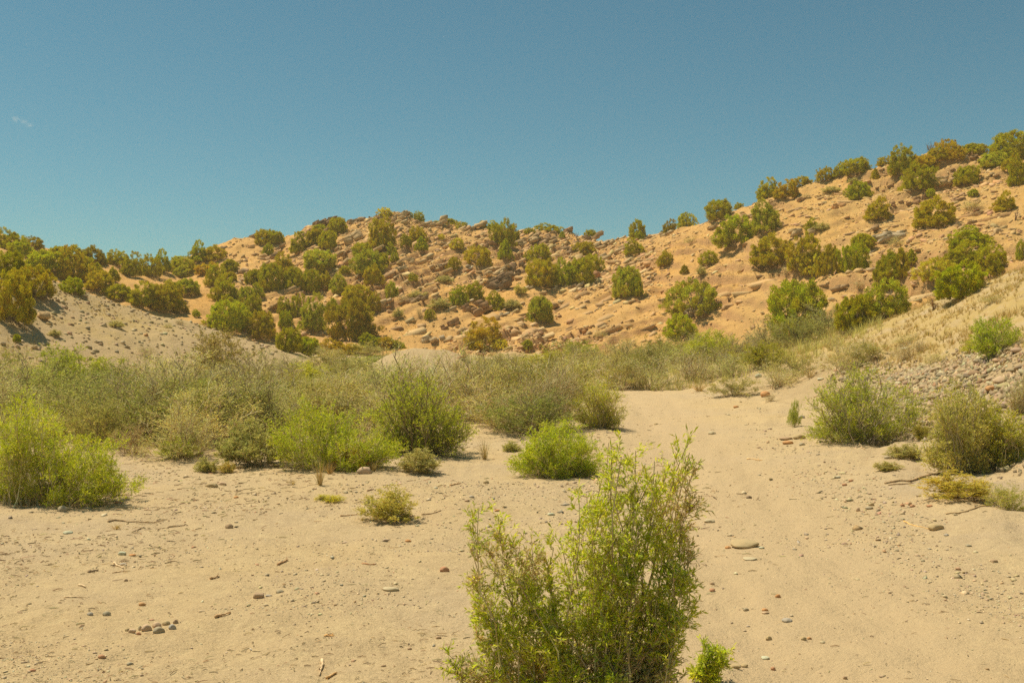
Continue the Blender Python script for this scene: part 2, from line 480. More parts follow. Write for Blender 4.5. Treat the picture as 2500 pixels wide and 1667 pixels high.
nu, ny = UU.shape
VERT = np.stack([XX, YY, ZZ], -1)
idx = np.arange(nu * ny).reshape(nu, ny)
quads = np.stack([idx[:-1, :-1], idx[1:, :-1], idx[1:, 1:], idx[:-1, 1:]], -1)
uc = (UU[:-1, :-1] + UU[1:, 1:]) / 2; yc_ = (YY[:-1, :-1] + YY[1:, 1:]) / 2
m_hill = (yc_ > (yC(uc) + yD(uc)) / 2 + 1.0)
m_left = (~m_hill) & (uc < 760) & (yc_ > yA(uc)) & (vB(uc) < 868)
m_right = (~m_hill) & (uc > 1780) & (yc_ > yA(uc))
m_ground = ~(m_hill | m_left | m_right)
TERR = {}
for nm, mk in (("ground", m_ground), ("hill", m_hill), ("hill_spur", m_left), ("bank", m_right)):
    q = quads[mk]
    used = np.unique(q)
    remap = np.full(nu * ny, -1); remap[used] = np.arange(len(used))
    me = mesh_np(nm, VERT.reshape(-1, 3)[used], remap[q], M_TERRAIN, None, True, {"zone": ZONE.reshape(-1, 3)[used], "trail": np.repeat(TRAIL.reshape(-1, 1)[used], 3, 1)})
    TERR[nm] = tag(obj(nm, me), {"ground": "pale sandy floor of the dry wash and its trail", "hill": "rocky tan desert hillside behind the wash",
                      "hill_spur": "low gravelly spur of hill at the left", "bank": "grassy stony bank rising at the right"}[nm], None, None, "structure")

# ------------------------------------------------------------------ plant generators
def pick_cols(n, pal, rng, jit=.18):
    """random leaf colours out of a palette [(weight, rgb), ...]"""
    w = np.array([p[0] for p in pal], float); w /= w.sum()
    c = np.array([p[1] for p in pal], float)[rng.choice(len(pal), n, p=w)]
    return np.clip(c * (1 + jit * rng.normal(size=(n, 1))) * (1 + .06 * rng.normal(size=(n, 3))), .004, .8)

JUNI_PAL = [(6, (0.554, 0.465, 0.017)), (3, (0.709, 0.556, 0.022)), (2, (0.409, 0.369, 0.017)), (1.2, (0.737, 0.527, 0.029))]
GREEN_PAL = [(6, (0.593, 0.570, 0.030)), (3, (0.441, 0.480, 0.025)), (2, (0.760, 0.694, 0.058)), (1.2, (0.760, 0.760, 0.099))]
FORE_PAL = [(6, (0.686, 0.718, 0.036)), (3, (0.512, 0.593, 0.029)), (2.2, (0.760, 0.760, 0.129)), (1.1, (0.760, 0.760, 0.215))]
GREY_PAL = [(5, (0.678, 0.590, 0.169)), (3, (0.567, 0.536, 0.127)), (2, (0.760, 0.699, 0.238)), (1, (0.760, 0.714, 0.204))]
PALE_PAL = [(5, (0.597, 0.525, 0.156)), (3, (0.484, 0.445, 0.108)), (2, (0.743, 0.613, 0.216))]
YELL_PAL = [(5, (.66, .56, .09)), (3, (.54, .49, .08)), (2, (.72, .56, .13))]
STRAW_PAL = [(4, (.56, .40, .13)), (3, (.48, .31, .08)), (2, (.62, .48, .22))]
TWIG_PAL = [(4, (0.629, 0.461, 0.241)), (3, (0.760, 0.655, 0.356)), (2, (0.412, 0.300, 0.164))]

def bez(b, c, t_, k):
    t = np.linspace(0, 1, k)[None, :, None]
    return b[:, None] * (1 - t) ** 2 + c[:, None] * 2 * t * (1 - t) + t_[:, None] * t * t

def make_plant(tips, rng, base_frac=.15, base_r=.04, stem_r=.008, side_n=8, side_len=.22, side_from=.25, twig_n=4, twig_len=.08,
               leaf_n=6, leaf_len=.035, leaf_w=.008, pal=GREEN_PAL, twig_pal=TWIG_PAL, up=.55, dry=None, stem_leaf=0, spread=.8):
    """stems from the root to each tip, side shoots, twigs and leaves. tips (n,3) relative to the root.
    returns (stem verts, faces, cols), (leaf verts, faces, cols)"""
    n = len(tips)
    b = tips * np.array([base_frac, base_frac, 0]) + np.c_[rng.normal(size=(n, 2)) * base_r, np.full(n, -.02)]
    ln = np.linalg.norm(tips - b, axis=1, keepdims=True)
    c = b + (tips - b) * .42 + np.array([0, 0, 1.0]) * ln * .16 * up + rng.normal(size=(n, 3)) * ln * .05
    k = 7
    P = bez(b, c, tips, k)
    P[:, 1:-1] += rng.normal(size=(n, k - 2, 3)) * ln[:, None] * .024
    R = stem_r * (.6 + .6 * rng.random((n, 1))) * np.linspace(1, .3, k)[None] * np.clip(ln, .25, 1.4) ** .7
    st = [(*tubes(P, R, 3), None)]
    # side shoots
    m = n * side_n
    si = np.repeat(np.arange(n), side_n)
    t = side_from + (1 - side_from) * rng.random(m) ** .8
    f = t * (k - 1); i0 = np.minimum(f.astype(int), k - 2); fr = (f - i0)[:, None]
    p0 = P[si, i0] * (1 - fr) + P[si, i0 + 1] * fr
    tg = unit(P[si, i0 + 1] - P[si, i0])
    d = unit(tg * .75 + unit(rng.normal(size=(m, 3))) * spread + np.array([0, 0, .25]))
    L = side_len * (.45 + .8 * rng.random(m)) * (1.15 - .65 * t) * np.clip(ln[si, 0], .3, 1.6) ** .5
    e = p0 + d * L[:, None]
    cc = p0 + d * L[:, None] * .5 + rng.normal(size=(m, 3)) * L[:, None] * .07 - np.array([0, 0, .06]) * L[:, None]
    e = e + np.array([0, 0, .10]) * L[:, None]
    S = bez(p0, cc, e, 3)
    SR = np.maximum(stem_r * .32, .0012) * np.linspace(1, .4, 3)[None] * np.ones((m, 1))
    st.append((*tubes(S, SR, 3), None))
    # twigs
    lp, ld = [], []
    if twig_n:
        q = m * twig_n
        ti = np.repeat(np.arange(m), twig_n)
        t2 = .2 + .8 * rng.random(q)
        f = t2 * 2; j0 = np.minimum(f.astype(int), 1); fr = (f - j0)[:, None]
        q0 = S[ti, j0] * (1 - fr) + S[ti, j0 + 1] * fr
        dd = unit(unit(S[ti, j0 + 1] - S[ti, j0]) * .8 + unit(rng.normal(size=(q, 3))) * .75 + np.array([0, 0, .2]))
        TL = twig_len * (.5 + rng.random(q))
        q1 = q0 + dd * TL[:, None]
        tv, tf = blades(q0, dd, TL, np.maximum(stem_r * .35, .0018), rng)
        st.append((tv, tf, None))
        if leaf_n:
            r = q * leaf_n; ri = np.repeat(np.arange(q), leaf_n)
            lp.append(q0[ri] + (q1 - q0)[ri] * (.1 + .9 * rng.random((r, 1))))
            ld.append(dd[ri] * .8 + rng.normal(size=(r, 3)) * .45)
    if stem_leaf:
        r = m * stem_leaf; ri = np.repeat(np.arange(m), stem_leaf)
        f = (.1 + .9 * rng.random(r)) * 2; j0 = np.minimum(f.astype(int), 1); fr = (f - j0)[:, None]
        lp.append(S[ri, j0] * (1 - fr) + S[ri, j0 + 1] * fr)
        ld.append(unit(S[ri, j0 + 1] - S[ri, j0]) * .8 + rng.normal(size=(r, 3)) * .42 + np.array([0, 0, .1]))
    sv, sf, _ = merge([(a, bb) for a, bb, _ in st])
    nst = len(sv)
    scol = np.repeat(pick_cols(nst // 3 + 1, twig_pal, rng, .12), 3, 0)[:nst]
    if lp:
        lp = np.concatenate(lp); ld = np.concatenate(ld)
        lv, lf = blades(lp, ld, leaf_len * (.55 + .8 * rng.random(len(lp))), leaf_w * (.7 + .6 * rng.random(len(lp))), rng, .05, unit(lp * np.array([1, 1, .3])) * .5 + np.array([-.35, -.1, .6]), 1.5)
        lc = pick_cols(len(lp), pal, rng)
        if dry is not None:
            w = np.clip(dry(lp), 0, 1) > rng.random(len(lp))
            lc[w] = pick_cols(int(w.sum()), [(4, (.70, .57, .25)), (3, (.64, .49, .19)), (2, (.74, .63, .33))], rng, .1)
        # leaf patches of slightly different hue
        nz = vnoise(lp[:, 0] * 6, lp[:, 1] * 6, lp[:, 2] * 6, int(rng.integers(1000)))[:, None]
        lc = lc * (1 + .22 * nz * np.array([1.0, .75, .6]))
        leaves = (lv, lf, np.repeat(lc, 4, 0))
    else: leaves = None
    return (sv, sf, scol), leaves

M_TWIG = mat_foliage("twig_bark", .0)

def dome_tips(n, rng, w=1.0, h=1.0, inner=.35, flat=.5):
    d = unit(rng.normal(size=(n, 3))); d[:, 2] = np.abs(d[:, 2])
    d = unit(d * np.array([1, 1, 1.1]))
    r = np.where(rng.random(n) < inner, .45 + .4 * rng.random(n), .82 + .25 * rng.random(n))
    p = d * r[:, None]
    p[:, 2] = .12 + .88 * p[:, 2]
    return p * np.array([w / 2, w / 2, h])

def plant_meshes(name, st, lv):
    a = mesh_np(name + "_stems", st[0], st[1], M_TWIG, st[2])
    b = mesh_np(name + "_foliage", lv[0], lv[1], M_LEAF, lv[2]) if lv else None
    return a, b

def place_plant(name, meshes, loc, scale, rz, label, cat, group=None, color=(1, 1, 1), stem_color=(1, 1, 1), kind=None, leafname="foliage", stemname="stems"):
    root = bpy.data.objects.new(name, None); COL.objects.link(root)
    root.empty_display_size = .1
    root.location = loc; root.scale = scale; root.rotation_euler = (0, 0, rz)
    tag(root, label, cat, group, kind)
    obj(stemname, meshes[0], root, None, stem_color)
    if meshes[1]: obj(leafname, meshes[1], root, None, color)
    return root

def make_juniper(rng, style):
    """unit juniper: about 1 wide, 1 tall, foot at 0; dense scaly sprays in clumps that leave dark gaps"""
    nl = {"round": 200, "tall": 180, "ragged": 125}[style]
    d = unit(rng.normal(size=(nl * 3, 3)))
    d = d[d[:, 2] > -.62][:nl]
    # uneven outline: a few big bulges
    bul = unit(rng.normal(size=(9, 3))); bw = .17 * rng.random(9) + .03
    r = .33 + (np.exp((d @ bul.T - 1) * 9) * bw).sum(1) * 1.2 + .04 * rng.normal(size=len(d)) + .07 * (rng.random(len(d)) < .08)
    inner = rng.random(len(d)) < .15
    r = np.where(inner, r * (.55 + .4 * rng.random(len(d))), r)
    cpos = d * r[:, None] * np.array([1.08, 1.08, 1.2]) + np.array([0, 0, .43])
    low = cpos[:, 2] < .3
    cpos[low, :2] *= 1.12
    if style == "tall":
        cpos[:, :2] *= (1.12 - .65 * np.clip(cpos[:, 2:3] - .1, 0, 1))
    cpos[:, 2] = np.maximum(cpos[:, 2], .05 + .05 * rng.random(len(cpos)))
    # skirt of sprays down to the ground
    na = int(nl * .3); aa = rng.random(na) * 6.283; ra = .33 + .15 * rng.random(na)
    ring = np.c_[np.cos(aa) * ra, np.sin(aa) * ra, .05 + .25 * rng.random(na)]
    cpos = np.concatenate([cpos, ring])
    rad = (.048 + .042 * rng.random(len(cpos)))
    per = 80
    q = len(cpos) * per
    ci = np.repeat(np.arange(len(cpos)), per)
    dd = unit(rng.normal(size=(q, 3))); dd[:, 2] += .3; dd = unit(dd)
    rr = rad[ci] * rng.random(q) ** .45
    p = cpos[ci] + dd * rr[:, None] * np.array([.9, .9, 1.35])
    out = unit(cpos - np.array([0, 0, .35]))[ci]
    D = unit(dd * .55 + out * .3 + np.array([0, 0, .7]) + rng.normal(size=(q, 3)) * .45)
    L = .034 + .04 * rng.random(q)
    v, f = blades(p - D * L[:, None] * .3, D, L, .013 + .010 * rng.random(q), rng, 0.0, out * .8 + np.array([0, 0, .5]))
    lobe = (1 + .14 * rng.normal(size=(len(cpos), 1))) * (1 + np.array([.10, .02, 0]) * rng.normal(size=(len(cpos), 1)))
    c = pick_cols(q, JUNI_PAL, rng) * lobe[ci]
    v[:, 2] = np.maximum(v[:, 2], .005)
    crown = (v, f, np.repeat(np.clip(c, .01, .6), 4, 0))
    # trunk: several twisted stems into the clumps, and dead grey twigs low down
    pickn = 22 if style != "ragged" else 34
    tips = cpos[rng.choice(len(cpos), pickn, replace=False)]
    b = np.c_[rng.normal(size=(pickn, 2)) * .028, np.full(pickn, -.05)]
    cc = b + (tips - b) * .45 + np.c_[rng.normal(size=(pickn, 2)) * .05, np.zeros(pickn)]
    P = bez(b, cc, tips, 6); P[:, 1:-1] += rng.normal(size=(pickn, 4, 3)) * .012
    R = (.010 + .014 * rng.random((pickn, 1))) * np.linspace(1, .25, 6)[None]
    tv, tf = tubes(P, R, 4)
    m = pickn * (9 if style != "ragged" else 22)
    si = rng.integers(0, pickn, m); j = rng.integers(1, 5, m)
    p0 = P[si, j]; dd = unit(rng.normal(size=(m, 3)) + np.array([0, 0, .1]) + unit(P[si, j] - np.array([0, 0, .2])) * .9)
    ll = .06 + .12 * rng.random(m)
    P2 = bez(p0, p0 + dd * ll[:, None] * .5 + rng.normal(size=(m, 3)) * .012, p0 + dd * ll[:, None], 3)
    P2[..., 2] = np.maximum(P2[..., 2], .01)
    t2v, t2f = tubes(P2, np.linspace(.005, .0018, 3)[None] * np.ones((m, 1)), 3)
    v, f, _ = merge([(tv, tf), (t2v, t2f)])
    return (v, f), crown

rng = np.random.default_rng(101)
JUNIPERS = {"round": [], "tall": [], "ragged": []}
for style, cnt in (("round", 5), ("tall", 3), ("ragged", 3)):
    for i in range(cnt):
        t, c = make_juniper(rng, style)
        JUNIPERS[style].append((mesh_np("juniper_trunk", t[0], t[1], M_BARK), mesh_np("juniper_crown", c[0], c[1], M_JUNI, c[2])))

JT = {"g": (1.0, 1.0, .8), "b": (1.0, 1.10, .8), "o": (1.08, .97, .9), "d": (.85, .74, .75), "y": (1.05, 1.12, 1.9), "p": (1.4, 1.35, 2.2), "r": (1.14, .92, .9)}

# brush prototypes (about 1 m wide, 1 m tall)
def proto_set(kind, count, rng):
    res = []
    for i in range(count):
        if kind == "grey":
            tips = dome_tips(30, rng, 1.0, 1.0)
            s, l = make_plant(tips, rng, .12, .05, .009, 9, .30, .22, 6, .12, 4, .022, .0075, GREY_PAL, up=.4)
        elif kind == "bare":
            tips = dome_tips(30, rng, 1.0, 1.0)
            s, l = make_plant(tips, rng, .12, .05, .010, 9, .32, .2, 6, .14, 1, .02, .006, GREY_PAL, up=.4)
        elif kind == "olive":
            tips = dome_tips(34, rng, 1.0, 1.0)
            s, l = make_plant(tips, rng, .12, .05, .008, 9, .26, .25, 5, .11, 8, .028, .009, [(4, (.50, .45, .09)), (3, (.41, .39, .08)), (2, (.60, .50, .16))], up=.4)
        elif kind == "green":
            tips = dome_tips(44, rng, 1.0, 1.0)
            s, l = make_plant(tips, rng, .15, .06, .007, 10, .22, .22, 5, .10, 8, .034, .008, GREEN_PAL, up=.4)
        elif kind == "pale":
            tips = dome_tips(70, rng, 1.0, 1.0, .3)
            s, l = make_plant(tips, rng, .2, .08, .007, 9, .16, .3, 4, .08, 7, .04, .014, PALE_PAL, up=.3)
        elif kind == "yellow":
            tips = dome_tips(60, rng, 1.0, 1.0, .3)
            s, l = make_plant(tips, rng, .2, .08, .007, 9, .18, .3, 4, .08, 7, .04, .012, YELL_PAL, [(3, (.5, .4, .15)), (2, (.36, .27, .12))], up=.3)
        res.append(plant_meshes(kind + "_brush", s, l))
    return res
rng = np.random.default_rng(202)
BR = {k: proto_set(k, n, rng) for k, n in (("grey", 3), ("bare", 2), ("olive", 3), ("green", 2), ("pale", 2), ("yellow", 1))}

def make_tuft(n, h, w, rng, pal, bw=.006, seg=3):
    """grass tuft of curved blades"""
    a = rng.random(n) * 2 * math.pi; lean = rng.random(n) ** .7
    p = np.c_[np.cos(a), np.sin(a), np.zeros(n)] * (w * .12 * rng.random((n, 1)))
    top = np.c_[np.cos(a) * lean * w * .5, np.sin(a) * lean * w * .5, h * (.5 + .5 * rng.random(n)) * (1 - .3 * lean)]
    P = bez(p, p + top * np.array([.25, .25, .65]), top + p, seg + 1)
    s = unit(np.c_[-np.sin(a), np.cos(a), np.zeros(n)] + .8 * rng.normal(size=(n, 3)))
    wd = bw * np.interp(np.linspace(0, 1, seg + 1), [0, .33, .66, 1], [1, .9, .6, .12])
    A = P + s[:, None] * wd[None, :, None]; B = P - s[:, None] * wd[None, :, None]
    v = np.stack([A, B], 2).reshape(-1, 3)
    m = 2 * (seg + 1)
    i = np.arange(n)[:, None] * m + np.arange(seg)[None] * 2
    f = np.stack([i, i + 1, i + 3, i + 2], -1).reshape(-1, 4)
    return v, f, np.repeat(pick_cols(n, pal, rng, .12), m, 0)

# ------------------------------------------------------------------ rock generators
def hull_rock(rng, dims, npts=16, box=.75):
    """angular block: a box with cut and jittered corners"""
    cs = np.array([[i, j, k] for i in (-1, 1) for j in (-1, 1) for k in (-1, 1)], float)
    p = cs * (1 - .38 * rng.random((8, 3)) ** 1.4)
    cut = rng.integers(0, 8, 3)
    ext = [cs[c] * (np.array([.95, .3, .6]) if rng.random() < .5 else np.array([.35, .9, .8])) for c in cut]
    p = np.concatenate([p, np.array(ext)])
    sh = rng.normal(size=2) * .18
    p[:, 0] += p[:, 2] * sh[0]; p[:, 1] += p[:, 2] * sh[1]
    p *= np.array(dims) / 2
    bm = bmesh.new()
    vs_ = [bm.verts.new(q) for q in p]
    r = bmesh.ops.convex_hull(bm, input=vs_)
    for g in [x for x in bm.verts if not x.link_faces]: bm.verts.remove(g)
    bmesh.ops.triangulate(bm, faces=bm.faces[:])
    bm.verts.index_update()
    v = np.array([x.co[:] for x in bm.verts]); f = np.array([[x.index for x in g.verts] for g in bm.faces])
    bm.free()
    return v, f

def octa_rock(rng):
    v = np.array([[1, 0, 0], [-1, 0, 0], [0, 1, 0], [0, -1, 0], [0, 0, 1], [0, 0, -1]], float) * .5
    v = v * (1 + .35 * rng.normal(size=(6, 1))) + rng.normal(size=(6, 3)) * .1
    f = np.array([[0, 2, 4], [2, 1, 4], [1, 3, 4], [3, 0, 4], [2, 0, 5], [1, 2, 5], [3, 1, 5], [0, 3, 5]])
    return v, f

def round_rock(rng, dims, sub=2, rough=.16):
    bm = bmesh.new(); bmesh.ops.create_icosphere(bm, subdivisions=sub, radius=.5)
    v = np.array([x.co[:] for x in bm.verts]); f = np.array([[x.index for x in g.verts] for g in bm.faces]); bm.free()
    s = int(rng.integers(10000))
    nz = vnoise(v[:, 0] * 3.2 + 5, v[:, 1] * 3.2, v[:, 2] * 3.2, s) * rough + vnoise(v[:, 0] * 7, v[:, 1] * 7, v[:, 2] * 7, s + 1) * rough * .35
    v = v * (1 + nz[:, None])
    # a few flattened facets
    for _ in range(4):
        nrm = unit(rng.normal(size=3)); dlim = .36 + .08 * rng.random()
        h = v @ nrm
        v = np.where((h > dlim)[:, None], v - nrm * (h - dlim)[:, None] * .8, v)
    return v * np.array(dims), f

rng = np.random.default_rng(303)
HULLS = [hull_rock(rng, (1, .85, .5 + .25 * rng.random()), 15) for _ in range(14)]
SLABS = [hull_rock(rng, (1, .8, .30 + .12 * rng.random()), 14) for _ in range(14)]
OCTAS = [octa_rock(rng) for _ in range(16)]
ROUNDS1 = [round_rock(rng, (1, .8, .6), 1) for _ in range(8)]
ROUNDS2 = [round_rock(rng, (1, .8 + .15 * rng.random(), .55 + .25 * rng.random()), 2) for _ in range(10)]
ROUNDS3 = [round_rock(rng, (1, .8, .62), 3, .2) for _ in range(6)]

def rotmats(rx, ry, rz):
    cx_, sx = np.cos(rx), np.sin(rx); cy, sy = np.cos(ry), np.sin(ry); cz, sz = np.cos(rz), np.sin(rz)
    o, i = np.zeros_like(rx), np.ones_like(rx)
    Rx = np.stack([np.stack([i, o, o], -1), np.stack([o, cx_, -sx], -1), np.stack([o, sx, cx_], -1)], -2)
    Ry = np.stack([np.stack([cy, o, sy], -1), np.stack([o, i, o], -1), np.stack([-sy, o, cy], -1)], -2)
    Rz = np.stack([np.stack([cz, -sz, o], -1), np.stack([sz, cz, o], -1), np.stack([o, o, i], -1)], -2)
    return Ry @ Rx @ Rz

def scatter(name, protos, pos, R, scale, cols, mat, smooth=False):
    """many small pieces joined into one mesh"""
    n = len(pos); which = RNG.integers(0, len(protos), n)
    parts = []
    for k, (v, f) in enumerate(protos):
        ii = np.where(which == k)[0]
        if not len(ii): continue
        sc = scale[ii] if scale.ndim == 2 else scale[ii, None] * np.ones((1, 3))
        vv = np.einsum('nij,nvj->nvi', R[ii], v[None] * sc[:, None, :]) + pos[ii][:, None]
        ff = (f[None] + (np.arange(len(ii)) * len(v))[:, None, None]).reshape(-1, f.shape[1])
        parts.append((vv.reshape(-1, 3), ff, np.repeat(cols[ii], len(v), 0)))
    v, f, c = merge(parts)
    return mesh_np(name, v, f, mat, c, smooth)

ROCK_PAL = [(5, (.64, .39, .16)), (3, (.57, .335, .14)), (2, (.68, .47, .22)), (1, (.45, .25, .115))]
STONE_PAL = [(5, (.55, .42, .25)), (3, (.46, .365, .24)), (2, (.62, .51, .33)), (.7, (.46, .27, .15)), (1, (.33, .27, .19))]

